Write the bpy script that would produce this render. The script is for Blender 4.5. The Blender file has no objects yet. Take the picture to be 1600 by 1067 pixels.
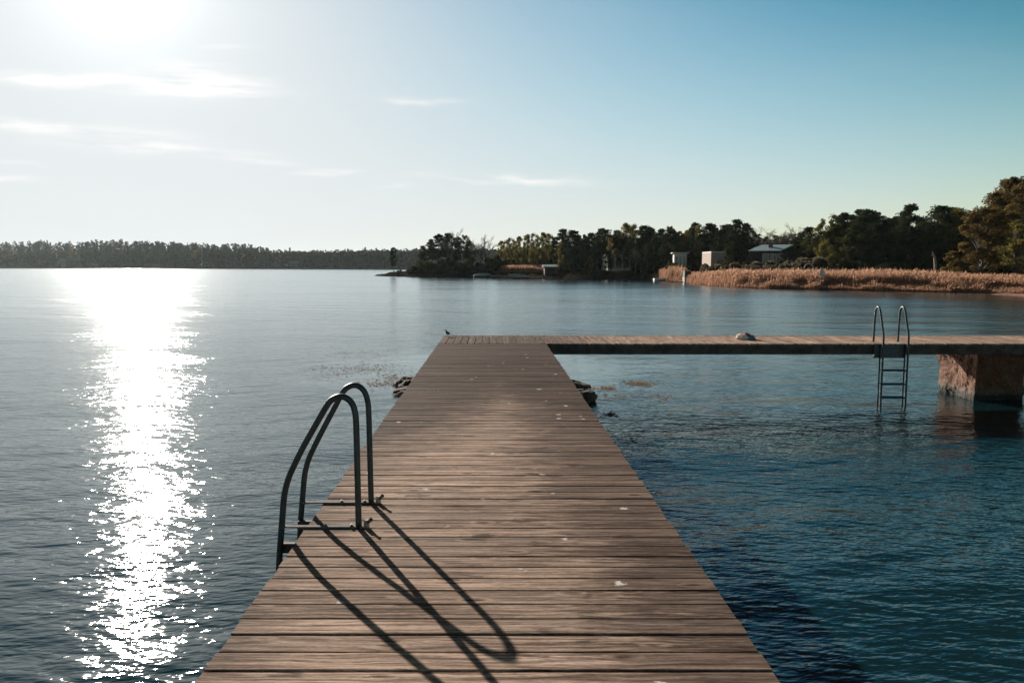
import bpy, bmesh, math, random
import numpy as np
from mathutils import Vector, Matrix, noise as mnoise

R = math.radians
C = bpy.context.scene.collection
scn = bpy.context.scene
random.seed(7); rng = np.random.default_rng(7)

# ------------------------------------------------------------------ camera
CZ = 2.87            # camera above the water
DZ = 1.27            # deck above the water
FP = 1200.0          # focal length in photo pixels
VX, HY = 770.5, 417.0
PITCH = math.atan((533.5 - HY) / FP)
cam = bpy.data.cameras.new('camera'); camo = bpy.data.objects.new('camera', cam); C.objects.link(camo)
cam.sensor_width = 36; cam.lens = 36 * FP / 1600
cam.shift_x = (800 - VX) / 1600
camo.location = (0, 0, CZ); camo.rotation_euler = (R(90) - PITCH, 0, 0)
cam.clip_start = 0.05; cam.clip_end = 20000
scn.camera = camo

# ------------------------------------------------------------------ sky, sun, exposure
SUN_AZ, SUN_EL = R(-25.3), R(19.4)      # azimuth from +Y towards +X
scn.view_settings.view_transform = 'Standard'; scn.view_settings.look = 'None'
scn.view_settings.gamma = 1; scn.view_settings.exposure = 1.0

def nodes_of(idblock):
    idblock.use_nodes = True
    nt = idblock.node_tree; nt.nodes.clear()
    return nt

class NT:
    """tiny helper to write node trees briefly"""
    def __init__(s, nt): s.t = nt
    def n(s, typ, **kw):
        nd = s.t.nodes.new(typ)
        for k, v in kw.items(): setattr(nd, k, v)
        return nd
    def link(s, a, b): s.t.links.new(a, b)
    def put(s, sock, v):
        if isinstance(v, bpy.types.NodeSocket): s.link(v, sock)
        elif v is not None:
            if sock.type == 'RGBA' and len(v) == 3: v = (*v, 1)
            sock.default_value = v
    def m(s, op, a, b=None, c=None, clamp=False):
        nd = s.n('ShaderNodeMath', operation=op, use_clamp=clamp)
        s.put(nd.inputs[0], a)
        if b is not None: s.put(nd.inputs[1], b)
        if c is not None: s.put(nd.inputs[2], c)
        return nd.outputs[0]
    def v(s, op, a, b=None):
        nd = s.n('ShaderNodeVectorMath', operation=op)
        s.put(nd.inputs[0], a)
        if b is not None:
            if op == 'SCALE': s.put(nd.inputs['Scale'], b)
            else: s.put(nd.inputs[1], b)
        return nd.outputs['Value'] if op in ('DOT_PRODUCT', 'LENGTH') else nd.outputs[0]
    def sep(s, v):
        nd = s.n('ShaderNodeSeparateXYZ'); s.link(v, nd.inputs[0]); return nd.outputs
    def comb(s, x, y, z=0.0):
        nd = s.n('ShaderNodeCombineXYZ')
        for i, q in enumerate((x, y, z)): s.put(nd.inputs[i], q)
        return nd.outputs[0]
    def noise(s, vec, scale=1, detail=2, rough=.5, dist=0.0, out=0):
        nd = s.n('ShaderNodeTexNoise'); s.put(nd.inputs['Vector'], vec)
        nd.inputs['Scale'].default_value = scale; nd.inputs['Detail'].default_value = detail
        nd.inputs['Roughness'].default_value = rough; nd.inputs['Distortion'].default_value = dist
        return nd.outputs[out]
    def ramp(s, fac, lo, hi):          # smooth 0..1 between lo and hi
        nd = s.n('ShaderNodeMapRange', interpolation_type='SMOOTHSTEP')
        s.put(nd.inputs[0], fac); nd.inputs[1].default_value = lo; nd.inputs[2].default_value = hi
        return nd.outputs[0]
    def mix(s, fac, a, b, typ='MIX'):
        nd = s.n('ShaderNodeMix', data_type='RGBA', blend_type=typ)
        s.put(nd.inputs[0], fac); s.put(nd.inputs[6], a); s.put(nd.inputs[7], b)
        return nd.outputs[2]

def ray(px, py):
    x = (px - VX) / FP; y = -(py - 533.5) / FP
    c, s_ = math.cos(PITCH), math.sin(PITCH)
    return Vector((x, c + y * s_, -s_ + y * c))
def P(px, py, Y=None, Z=None):
    d = ray(px, py)
    t = Y / d.y if Y is not None else (Z - CZ) / d.z
    return Vector((0, 0, CZ)) + d * t

world = bpy.data.worlds.new('World'); scn.world = world
w = NT(nodes_of(world))
sky = w.n('ShaderNodeTexSky', sky_type='NISHITA')
sky.sun_disc = False; sky.sun_elevation = SUN_EL; sky.sun_rotation = SUN_AZ
sky.air_density = 1.0; sky.dust_density = 0.3; sky.ozone_density = 4.0; sky.altitude = 0
gen = w.n('ShaderNodeTexCoord').outputs['Generated']
# soft shoulder, as on the photograph's film curve, one per channel
chs = w.sep(sky.outputs[0]); KS = 1 / (0.055 * 2.0)
def shoulder(x, a, top):
    q = w.m('MAXIMUM', w.m('SUBTRACT', x, a), .07)
    return w.m('MULTIPLY', w.m('SUBTRACT', 1.0, w.m('EXPONENT', w.m('MULTIPLY', q, -.5))), top * KS)
skyc = w.comb(shoulder(chs[0], 1.36, .785), shoulder(chs[1], 2.02, .82), shoulder(chs[2], 3.66, .84))
# bright air close round the sun
sd = (math.sin(SUN_AZ) * math.cos(SUN_EL), math.cos(SUN_AZ) * math.cos(SUN_EL), math.sin(SUN_EL))
ang = w.m('ARCCOSINE', w.m('MINIMUM', w.v('DOT_PRODUCT', w.v('NORMALIZE', gen), sd), 1.0))
gl = w.m('ADD', w.m('MULTIPLY', w.m('EXPONENT', w.m('MULTIPLY', ang, -1 / R(2.4))), 1.3 * KS), w.m('MULTIPLY', w.m('EXPONENT', w.m('MULTIPLY', ang, -1 / R(8))), .12 * KS))
skyc = w.v('ADD', skyc, w.comb(w.m('MULTIPLY', gl, .96), gl, w.m('MULTIPLY', gl, .98)))
# thin high cirrus, laid out by direction on the sky
sx, sy, sz = w.sep(gen)
uu = w.m('DIVIDE', sx, w.m('MAXIMUM', sy, 0.05)); vv = w.m('DIVIDE', sz, w.m('MAXIMUM', sy, 0.05))
uvw = w.comb(uu, vv)
warp = w.noise(uvw, 6, 3, .6, 0, 1)
uvw2 = w.v('ADD', uvw, w.v('SCALE', w.v('SUBTRACT', warp, (.5, .5, .5)), 0.035))
u2, v2, _ = w.sep(uvw2)
tot = None
#        px   py   half-len half-th slope strength
for (px, py, hl, ht, sl, st) in [(310, 138, 95, 17, .03, 1.0), (120, 122, 190, 10, .05, .65), (300, 120, 60, 18, .02, .5),
                                 (90, 200, 170, 9, .09, .5), (250, 232, 140, 8, .07, .45), (655, 160, 48, 6, .04, .55),
                                 (790, 280, 110, 6, .03, .55), (505, 267, 50, 4, .02, .55), (400, 250, 60, 4, .08, .3),
                                 (10, 282, 50, 5, .0, .3), (620, 292, 30, 4, .02, .35), (370, 78, 40, 4, -.05, .25), (0, 250, 60, 5, .1, .3)]:
    d = ray(px, py); cu, cv = d.x / d.y, d.z / d.y
    du = w.m('SUBTRACT', u2, cu); dv = w.m('ADD', w.m('SUBTRACT', v2, cv), w.m('MULTIPLY', du, sl))
    e = w.m('ADD', w.m('POWER', w.m('ABSOLUTE', w.m('DIVIDE', du, hl / FP)), 2.0), w.m('POWER', w.m('ABSOLUTE', w.m('DIVIDE', dv, ht / FP)), 2.0))
    g = w.m('MULTIPLY', w.m('EXPONENT', w.m('MULTIPLY', e, -1.1)), st)
    tot = g if tot is None else w.m('MAXIMUM', tot, g)
fib = w.noise(w.comb(w.m('MULTIPLY', uu, 9), w.m('MULTIPLY', w.m('ADD', vv, w.m('MULTIPLY', uu, .05)), 75)), 1, 5, .6)
fib = w.ramp(fib, .30, .62)
veil = w.ramp(w.noise(w.comb(w.m('MULTIPLY', uu, 2.2), w.m('MULTIPLY', vv, 9)), 1, 4, .55), .45, .8)
cl = w.m('ADD', w.m('MULTIPLY', w.m('MULTIPLY', tot, fib), 2.0), w.m('MULTIPLY', veil, .08), clamp=True)
front = w.m('GREATER_THAN', sy, 0.06)
cl = w.m('MULTIPLY', cl, front)
# cloud brightness follows the sky around it (sunward clouds are brighter)
lum = w.n('ShaderNodeRGBToBW'); w.link(skyc, lum.inputs[0])
lm = w.m('ADD', w.m('MULTIPLY', lum.outputs[0], .95), .22 * KS)
cloudc = w.comb(w.m('MULTIPLY', lm, 1.01), lm, w.m('MULTIPLY', lm, .99))
skyc = w.mix(cl, skyc, cloudc)
bg = w.n('ShaderNodeBackground'); w.link(skyc, bg.inputs[0]); bg.inputs[1].default_value = 0.055
out = w.n('ShaderNodeOutputWorld'); w.link(bg.outputs[0], out.inputs[0])

sl = bpy.data.lights.new('sun', 'SUN'); sl.energy = 5.0; sl.angle = R(0.53); sl.color = (1.0, .90, .78)
so = bpy.data.objects.new('sun', sl); C.objects.link(so)
sdir = Vector((math.sin(SUN_AZ) * math.cos(SUN_EL), math.cos(SUN_AZ) * math.cos(SUN_EL), math.sin(SUN_EL)))
so.rotation_euler = sdir.to_track_quat('Z', 'Y').to_euler(); so.location = (-20, 30, 30)

# ------------------------------------------------------------------ object helpers
def tag(o, label=None, cat=None, group=None, kind=None):
    if label: o['label'] = label
    if cat: o['category'] = cat
    if group: o['group'] = group
    if kind: o['kind'] = kind
    return o
def empty(name, loc, label, cat, group=None, rz=0, scale=(1, 1, 1)):
    o = bpy.data.objects.new(name, None); C.objects.link(o); o.location = loc; o.rotation_euler = (0, 0, rz)
    o.scale = scale; o.empty_display_size = .1
    return tag(o, label, cat, group)
def link(name, me, parent=None):
    o = bpy.data.objects.new(name, me); C.objects.link(o)
    if parent: o.parent = parent
    return o

class MB:
    """collects shapes, builds one mesh"""
    def __init__(s): s.V = []; s.F = []; s.tint = []; s.n = 0
    def add(s, v, f, tint=0.5):
        v = np.asarray(v, dtype=np.float32).reshape(-1, 3)
        s.V.append(v); s.F.append([tuple(i + s.n for i in q) for q in f]); s.tint.append(np.full(len(v), tint, np.float32)); s.n += len(v)
    def addq(s, v, tint=None):     # quads: v (n,4,3)
        v = np.asarray(v, dtype=np.float32); n = len(v)
        idx = (np.arange(n * 4).reshape(n, 4) + s.n).tolist()
        s.V.append(v.reshape(-1, 3)); s.F.append(idx)
        t = np.repeat(tint, 4).astype(np.float32) if tint is not None else np.full(n * 4, .5, np.float32)
        s.tint.append(t); s.n += n * 4
    def box(s, x0, x1, y0, y1, z0, z1, tint=.5):
        v = [(x, y, z) for z in (z0, z1) for y in (y0, y1) for x in (x0, x1)]
        s.add(v, [(0, 2, 3, 1), (4, 5, 7, 6), (0, 1, 5, 4), (2, 6, 7, 3), (0, 4, 6, 2), (1, 3, 7, 5)], tint)
    def prism(s, poly, y0, y1, axis='y'):      # poly in (x,z), extruded along y
        n = len(poly); v = []
        for yy in (y0, y1):
            for a, b in poly: v.append((a, yy, b) if axis == 'y' else (yy, a, b))
        f = [tuple(range(n - 1, -1, -1)), tuple(range(n, 2 * n))] + [(i, (i + 1) % n, n + (i + 1) % n, n + i) for i in range(n)]
        s.add(v, f)
    def tube(s, pts, rad, seg=10, caps=True):
        pts = [Vector(p) for p in pts]; n = len(pts)
        if not hasattr(rad, '__len__'): rad = [rad] * n
        V = []; F = []
        up = None
        for i, p in enumerate(pts):
            t = (pts[min(i + 1, n - 1)] - pts[max(i - 1, 0)]).normalized()
            if up is None:
                up = Vector((0, 0, 1)) if abs(t.z) < .9 else Vector((0, 1, 0))
                if abs(t.dot(up)) > .95: up = Vector((1, 0, 0))
            a = (up - t * up.dot(t)).normalized(); b = t.cross(a); up = a
            for k in range(seg):
                th = 2 * math.pi * k / seg
                V.append(p + (a * math.cos(th) + b * math.sin(th)) * rad[i])
        for i in range(n - 1):
            for k in range(seg):
                F.append((i * seg + k, i * seg + (k + 1) % seg, (i + 1) * seg + (k + 1) % seg, (i + 1) * seg + k))
        if caps: F += [tuple(range(seg - 1, -1, -1)), tuple((n - 1) * seg + k for k in range(seg))]
        s.add(V, F)
    def mesh(s, name, mat, smooth=False):
        me = bpy.data.meshes.new(name)
        V = np.concatenate(s.V); F = [q for fs in s.F for q in fs]
        ln = np.fromiter((len(q) for q in F), dtype=np.int32, count=len(F))
        flat = np.fromiter((i for q in F for i in q), dtype=np.int32, count=int(ln.sum()))
        me.vertices.add(len(V)); me.vertices.foreach_set('co', V.ravel())
        me.loops.add(len(flat)); me.loops.foreach_set('vertex_index', flat)
        me.polygons.add(len(F)); st = np.concatenate([[0], np.cumsum(ln)[:-1]]).astype(np.int32)
        me.polygons.foreach_set('loop_start', st); me.polygons.foreach_set('loop_total', ln)
        me.polygons.foreach_set('use_smooth', np.full(len(F), bool(smooth)))
        a = me.attributes.new('tint', 'FLOAT', 'POINT'); a.data.foreach_set('value', np.concatenate(s.tint))
        me.update(calc_edges=True); me.validate()
        if not smooth: me.shade_flat()
        if mat: me.materials.append(mat)
        return me
    def build(s, name, mat, parent=None, smooth=False): return link(name, s.mesh(name, mat, smooth), parent)

def smoothpath(pts, r=.06, n=6):
    """round the corners of a polyline"""
    pts = [Vector(p) for p in pts]; out = [pts[0]]
    for a, b, c in zip(pts, pts[1:], pts[2:]):
        d1 = (a - b); d2 = (c - b); q = min(r, d1.length * .45, d2.length * .45)
        p0 = b + d1.normalized() * q; p1 = b + d2.normalized() * q
        for i in range(n + 1):
            t = i / n; out.append(p0 * (1 - t) ** 2 + b * 2 * t * (1 - t) + p1 * t * t)
    out.append(pts[-1]); return out
def spline(pts, n=8):
    pts = [Vector(p) for p in pts]; q = [pts[0]] + pts + [pts[-1]]; out = []
    for i in range(1, len(q) - 2):
        for k in range(n):
            t = k / n; a, b, c, d = q[i - 1], q[i], q[i + 1], q[i + 2]
            out.append(.5 * ((2 * b) + (c - a) * t + (2 * a - 5 * b + 4 * c - d) * t * t + (3 * b - a - 3 * c + d) * t ** 3))
    out.append(pts[-1]); return out

# ------------------------------------------------------------------ materials
def plain(name, col, rough=.6, metal=0.0, var=.25, scale=6, spec=.5, bump=0.0):
    m = bpy.data.materials.new(name); t = NT(nodes_of(m))
    oc = t.n('ShaderNodeTexCoord').outputs['Object']
    nz = t.noise(oc, scale, 4, .6)
    c = t.mix(t.ramp(nz, .3, .7), tuple(x * (1 - var) for x in col), tuple(min(1, x * (1 + var)) for x in col))
    b = t.n('ShaderNodeBsdfPrincipled'); t.link(c, b.inputs['Base Color'])
    b.inputs['Roughness'].default_value = rough; b.inputs['Metallic'].default_value = metal
    b.inputs['Specular IOR Level'].default_value = spec
    if bump:
        bp = t.n('ShaderNodeBump'); bp.inputs['Distance'].default_value = bump; bp.inputs['Strength'].default_value = 1
        t.link(t.noise(oc, scale * 3, 5, .65), bp.inputs['Height']); t.link(bp.outputs[0], b.inputs['Normal'])
    o = t.n('ShaderNodeOutputMaterial'); t.link(b.outputs[0], o.inputs[0])
    return m

def leaf(name, c1, c2, transl=.35, scale=.25):
    m = bpy.data.materials.new(name); t = NT(nodes_of(m))
    at = t.n('ShaderNodeAttribute', attribute_name='tint').outputs['Fac']
    ob = t.n('ShaderNodeObjectInfo').outputs['Random']
    f = t.m('ADD', t.m('MULTIPLY', at, .75), t.m('MULTIPLY', ob, .25), clamp=True)
    c = t.mix(f, c1, c2)
    d = t.n('ShaderNodeBsdfDiffuse'); t.link(c, d.inputs[0])
    tr = t.n('ShaderNodeBsdfTranslucent'); t.link(c, tr.inputs[0])
    mx = t.n('ShaderNodeMixShader'); mx.inputs[0].default_value = transl
    t.link(d.outputs[0], mx.inputs[1]); t.link(tr.outputs[0], mx.inputs[2])
    o = t.n('ShaderNodeOutputMaterial'); t.link(mx.outputs[0], o.inputs[0])
    return m

def wood_deck(name, axis):
    """weathered decking; boards run along the given axis"""
    m = bpy.data.materials.new(name); t = NT(nodes_of(m))
    oc = t.n('ShaderNodeTexCoord').outputs['Object']
    x, y, z = t.sep(oc)
    isl = t.n('ShaderNodeNewGeometry').outputs['Random Per Island']
    al, ac = (x, y) if axis == 'x' else (y, x)
    off = t.m('MULTIPLY', isl, 37.0)
    warp = t.m('MULTIPLY', t.m('SUBTRACT', t.noise(t.comb(t.m('MULTIPLY', al, 2.2), t.m('MULTIPLY', ac, 7), off), 1, 2), .5), .05)
    acw = t.m('ADD', ac, warp)
    g1 = t.noise(t.comb(t.m('MULTIPLY', al, 1.6), t.m('MULTIPLY', acw, 60), off), 1, 5, .62)
    g2 = t.noise(t.comb(t.m('MULTIPLY', al, 9), t.m('MULTIPLY', acw, 330), off), 1, 3, .6)
    broad = t.noise(t.comb(t.m('MULTIPLY', al, 1.1), t.m('MULTIPLY', ac, 5), off), 1, 3, .55)
    col = t.mix(t.ramp(g1, .36, .64), (.095, .062, .047), (.47, .345, .272))
    col = t.mix(t.m('MULTIPLY', t.ramp(g2, .35, .7), .45), col, (.33, .235, .185))
    # each board its own tone
    tone = t.m('ADD', .70, t.m('MULTIPLY', isl, .55))
    tone = t.m('MULTIPLY', tone, t.m('ADD', .35, t.m('MULTIPLY', broad, 1.3)))
    col = t.v('SCALE', col, tone)
    g3 = t.noise(t.comb(t.m('MULTIPLY', al, 30), t.m('MULTIPLY', acw, 210), off), 1, 3, .65)
    col = t.v('SCALE', col, t.m('ADD', .22, t.m('MULTIPLY', g3, 1.5)))
    worn = t.ramp(t.noise(t.comb(t.m('MULTIPLY', al, 5), t.m('MULTIPLY', acw, 34), t.m('MULTIPLY', isl, 19)), 1, 4, .65), .53, .68)
    col = t.mix(t.m('MULTIPLY', worn, .55), col, (.46, .36, .295))
    # grey weathered stretches
    gw = t.ramp(t.noise(t.comb(t.m('MULTIPLY', al, .9), t.m('MULTIPLY', ac, 2.6), t.m('MULTIPLY', isl, 11)), 1, 3), .5, .75)
    col = t.mix(t.m('MULTIPLY', gw, .5), col, (.185, .155, .138))
    # knots
    vo = t.n('ShaderNodeTexVoronoi', feature='F1'); t.link(t.comb(t.m('MULTIPLY', al, 2.6), t.m('MULTIPLY', ac, 7.5), off), vo.inputs['Vector'])
    vo.inputs['Scale'].default_value = 1
    rnd = t.sep(t.v('ADD', vo.outputs['Color'], (0, 0, 0)))[0]
    kd = t.m('ADD', vo.outputs['Distance'], t.m('MULTIPLY', t.m('SUBTRACT', g1, .5), .16))
    knot = t.m('MULTIPLY', t.m('SUBTRACT', 1.0, t.ramp(kd, .05, .16)), t.m('GREATER_THAN', rnd, .3))
    ring = t.m('MULTIPLY', t.m('SUBTRACT', 1.0, t.ramp(t.m('ABSOLUTE', t.m('SUBTRACT', kd, .2)), .0, .05)), t.m('GREATER_THAN', rnd, .3))
    col = t.mix(t.m('MULTIPLY', knot, .85), col, (.055, .033, .025))
    col = t.mix(t.m('MULTIPLY', ring, .5), col, (.42, .31, .24))
    # dark cracks along the grain
    ck = t.ramp(t.noise(t.comb(t.m('MULTIPLY', al, 3.4), t.m('MULTIPLY', acw, 150), off), 1, 2, .5), .67, .73)
    col = t.mix(t.m('MULTIPLY', ck, .7), col, (.03, .02, .016))
    # damp, dark algae weathering: the right side and the far end (axis x), ragged along the grain
    rag = t.noise(t.comb(t.m('MULTIPLY', x, 1.6), t.m('MULTIPLY', y, 1.6), 3.0), 1, 5, .7)
    rag2 = t.noise(t.comb(t.m('MULTIPLY', al, 4), t.m('MULTIPLY', acw, 42), off), 1, 3, .6)
    rg = t.m('ADD', t.m('ADD', t.m('MULTIPLY', t.m('SUBTRACT', rag, .5), .9), t.m('MULTIPLY', t.m('SUBTRACT', isl, .5), .45)), t.m('MULTIPLY', t.m('SUBTRACT', rag2, .5), 1.5))
    if axis == 'x':
        right = t.ramp(t.m('ADD', t.m('ADD', x, rg), t.m('MULTIPLY', t.m('SUBTRACT', y, 4.0), .05)), .12, .72)
        far = t.ramp(t.m('ADD', t.m('ADD', y, t.m('MULTIPLY', rg, 3.0)), t.m('MULTIPLY', t.m('ABSOLUTE', t.m('ADD', x, -.1)), 2.4)), 7.4, 10.6)
        left = t.m('MULTIPLY', t.ramp(t.m('SUBTRACT', t.m('MULTIPLY', rg, .7), x), .75, 1.3), .6)
        damp = t.m('MAXIMUM', t.m('MAXIMUM', t.m('MULTIPLY', right, .72), t.m('MULTIPLY', far, .95)), left)
    else:
        damp = t.m('MULTIPLY', t.ramp(t.m('SUBTRACT', t.m('MULTIPLY', rg, 2.0), x), -3.2, -1.0), .85)
        damp = t.m('MAXIMUM', damp, t.m('MULTIPLY', t.ramp(t.m('ADD', y, rg), 17.3, 18.2), .55))
    col = t.mix(damp, col, t.v('MULTIPLY', col, (.20, .19, .20)))
    # blotchy dark stains
    st = t.noise(t.comb(t.m('MULTIPLY', al, 3), t.m('MULTIPLY', ac, 8), 9.0), 1, 4, .6)
    st = t.m('MULTIPLY', t.ramp(st, .555, .65), t.ramp(rag2, .40, .58))
    col = t.mix(t.m('MULTIPLY', st, .8), col, (.045, .035, .03))
    # white bird droppings and salt marks, mainly to the right
    v2 = t.n('ShaderNodeTexVoronoi', feature='F1'); t.link(t.comb(t.m('MULTIPLY', x, 4.2), t.m('MULTIPLY', y, 4.2), 1.5), v2.inputs['Vector'])
    v2.inputs['Scale'].default_value = 1
    c2 = t.sep(t.v('ADD', v2.outputs['Color'], (0, 0, 0)))
    dd = t.m('ADD', v2.outputs['Distance'], t.m('MULTIPLY', t.m('SUBTRACT', t.noise(oc, 30, 4, .7), .5), .42))
    spot = t.m('MULTIPLY', t.m('SUBTRACT', 1.0, t.ramp(t.m('SUBTRACT', dd, t.m('MULTIPLY', c2[1], .06)), .03, .075)), t.m('GREATER_THAN', t.m('ADD', c2[0], t.m('MULTIPLY', x, .22)), .66))
    spot = t.m('MULTIPLY', spot, t.m('ADD', .45, t.m('MULTIPLY', g2, 1.0)))
    col = t.mix(t.m('MULTIPLY', spot, .8), col, (.62, .60, .58))
    b = t.n('ShaderNodeBsdfPrincipled'); t.link(col, b.inputs['Base Color'])
    b.inputs['Specular IOR Level'].default_value = .02
    t.put(b.inputs['Roughness'], t.m('ADD', .66, t.m('MULTIPLY', g2, .3)))
    hgt = t.m('ADD', t.m('ADD', t.m('MULTIPLY', g1, .9), t.m('MULTIPLY', g2, .45)), t.m('MULTIPLY', g3, .35))
    hgt = t.m('SUBTRACT', hgt, t.m('MULTIPLY', ck, .7)); hgt = t.m('SUBTRACT', hgt, t.m('MULTIPLY', knot, .25))
    bp = t.n('ShaderNodeBump'); bp.inputs['Distance'].default_value = .003; bp.inputs['Strength'].default_value = .8
    t.link(hgt, bp.inputs['Height']); t.link(bp.outputs[0], b.inputs['Normal'])
    o = t.n('ShaderNodeOutputMaterial'); t.link(b.outputs[0], o.inputs[0])
    return m

FADE = {.075: .75, .20: .30, .75: .10, 3.0: 0.}
def water_mat():
    m = bpy.data.materials.new('lake_water'); t = NT(nodes_of(m))
    geo = t.n('ShaderNodeNewGeometry').outputs['Position']
    x, y, z = t.sep(geo)
    pos = t.comb(x, y, 0.0)
    # gusts: rougher and smoother water
    gust = t.ramp(t.noise(t.comb(t.m('MULTIPLY', x, .035), t.m('MULTIPLY', y, .085), 0.0), 1, 3, .55), .32, .68)
    gust = t.m('ADD', .72, t.m('MULTIPLY', gust, .5))
    # sheltered calm water round the stones under the pier corner
    ex = t.m('DIVIDE', t.m('ADD', x, .2), 5.2); ey = t.m('DIVIDE', t.m('ADD', y, -21.5), 5.2)
    rr = t.m('SQRT', t.m('ADD', t.m('MULTIPLY', ex, ex), t.m('MULTIPLY', ey, ey)))
    rr = t.m('ADD', rr, t.m('MULTIPLY', t.m('SUBTRACT', t.noise(t.comb(t.m('MULTIPLY', x, .35), t.m('MULTIPLY', y, .8), 2.0), 1, 3), .5), .9))
    calm = t.m('ADD', .24, t.m('MULTIPLY', t.ramp(rr, .55, 1.25), .76))
    # further out the smallest ripples are finer than the eye resolves: they act as roughness
    dist_ = t.m('SQRT', t.m('ADD', t.m('MULTIPLY', x, x), t.m('MULTIPLY', y, y)))
    far = t.m('MULTIPLY', t.m('LOGARITHM', t.m('MAXIMUM', t.m('DIVIDE', dist_, 7.0), 1.0), 10.0), 1.0, clamp=True)   # 0 at 7 m, 1 at 70 m
    amp = t.m('MULTIPLY', gust, calm)
    sx = sy = None
    #  wavelength, stretch, heading, slope strength, eps, detail
    for (wl, stq, ang, A, eps, det, dist) in [(.075, 2.6, 8, .21, .006, 2, .3), (.20, 2.8, -12, .15, .02, 2, .2), (.75, 3.0, 24, .08, .06, 1, .3), (3.0, 2.4, -20, .055, .2, 1, .2)]:
        ca, sa = math.cos(R(ang)), math.sin(R(ang))
        def H(dx, dy):
            px_ = t.m('ADD', x, dx); py_ = t.m('ADD', y, dy)
            a = t.m('ADD', t.m('MULTIPLY', px_, ca / (wl * stq)), t.m('MULTIPLY', py_, sa / (wl * stq)))
            b = t.m('ADD', t.m('MULTIPLY', px_, -sa / wl), t.m('MULTIPLY', py_, ca / wl))
            return t.noise(t.comb(a, b, wl * 17), 1, det, .5, dist)
        h0, hx, hy = H(0., 0.), H(eps, 0.), H(0., eps)
        k = t.m('MULTIPLY', A * wl / eps, t.m('SUBTRACT', 1.0, t.m('MULTIPLY', far, FADE[wl])))
        qx = t.m('MULTIPLY', t.m('SUBTRACT', hx, h0), k); qy = t.m('MULTIPLY', t.m('SUBTRACT', hy, h0), k)
        sx = qx if sx is None else t.m('ADD', sx, qx); sy = qy if sy is None else t.m('ADD', sy, qy)
    sx = t.m('MULTIPLY', sx, amp); sy = t.m('MULTIPLY', sy, amp)
    nrm = t.v('NORMALIZE', t.comb(t.m('MULTIPLY', sx, -1), t.m('MULTIPLY', sy, -1), 1.0))
    b = t.n('ShaderNodeBsdfPrincipled')          # the light coming back out of the water itself
    b.inputs['Base Color'].default_value = (.0022, .017, .022, 1); b.inputs['Specular IOR Level'].default_value = 0; b.inputs['Roughness'].default_value = 1
    g = t.n('ShaderNodeBsdfGlossy', distribution='BECKMANN'); g.inputs['Color'].default_value = (.96, 1.0, 1.0, 1)
    t.put(g.inputs['Roughness'], t.m('ADD', .115, t.m('MULTIPLY', t.m('MULTIPLY', far, amp), .13))); t.link(nrm, g.inputs['Normal'])
    fr = t.n('ShaderNodeFresnel'); fr.inputs['IOR'].default_value = 1.46; t.link(nrm, fr.inputs['Normal'])
    mx = t.n('ShaderNodeMixShader'); t.link(fr.outputs[0], mx.inputs[0]); t.link(b.outputs[0], mx.inputs[1])
    g2 = t.n('ShaderNodeBsdfGlossy', distribution='GGX'); g2.inputs['Color'].default_value = (.96, 1.0, 1.0, 1); t.link(nrm, g2.inputs['Normal'])
    t.put(g2.inputs['Roughness'], t.m('ADD', .06, t.m('MULTIPLY', far, .06)))
    gm_ = t.n('ShaderNodeMixShader'); gm_.inputs[0].default_value = .25; t.link(g.outputs[0], gm_.inputs[1]); t.link(g2.outputs[0], gm_.inputs[2])
    t.link(gm_.outputs[0], mx.inputs[2])
    o = t.n('ShaderNodeOutputMaterial'); t.link(mx.outputs[0], o.inputs[0])
    return m

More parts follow.
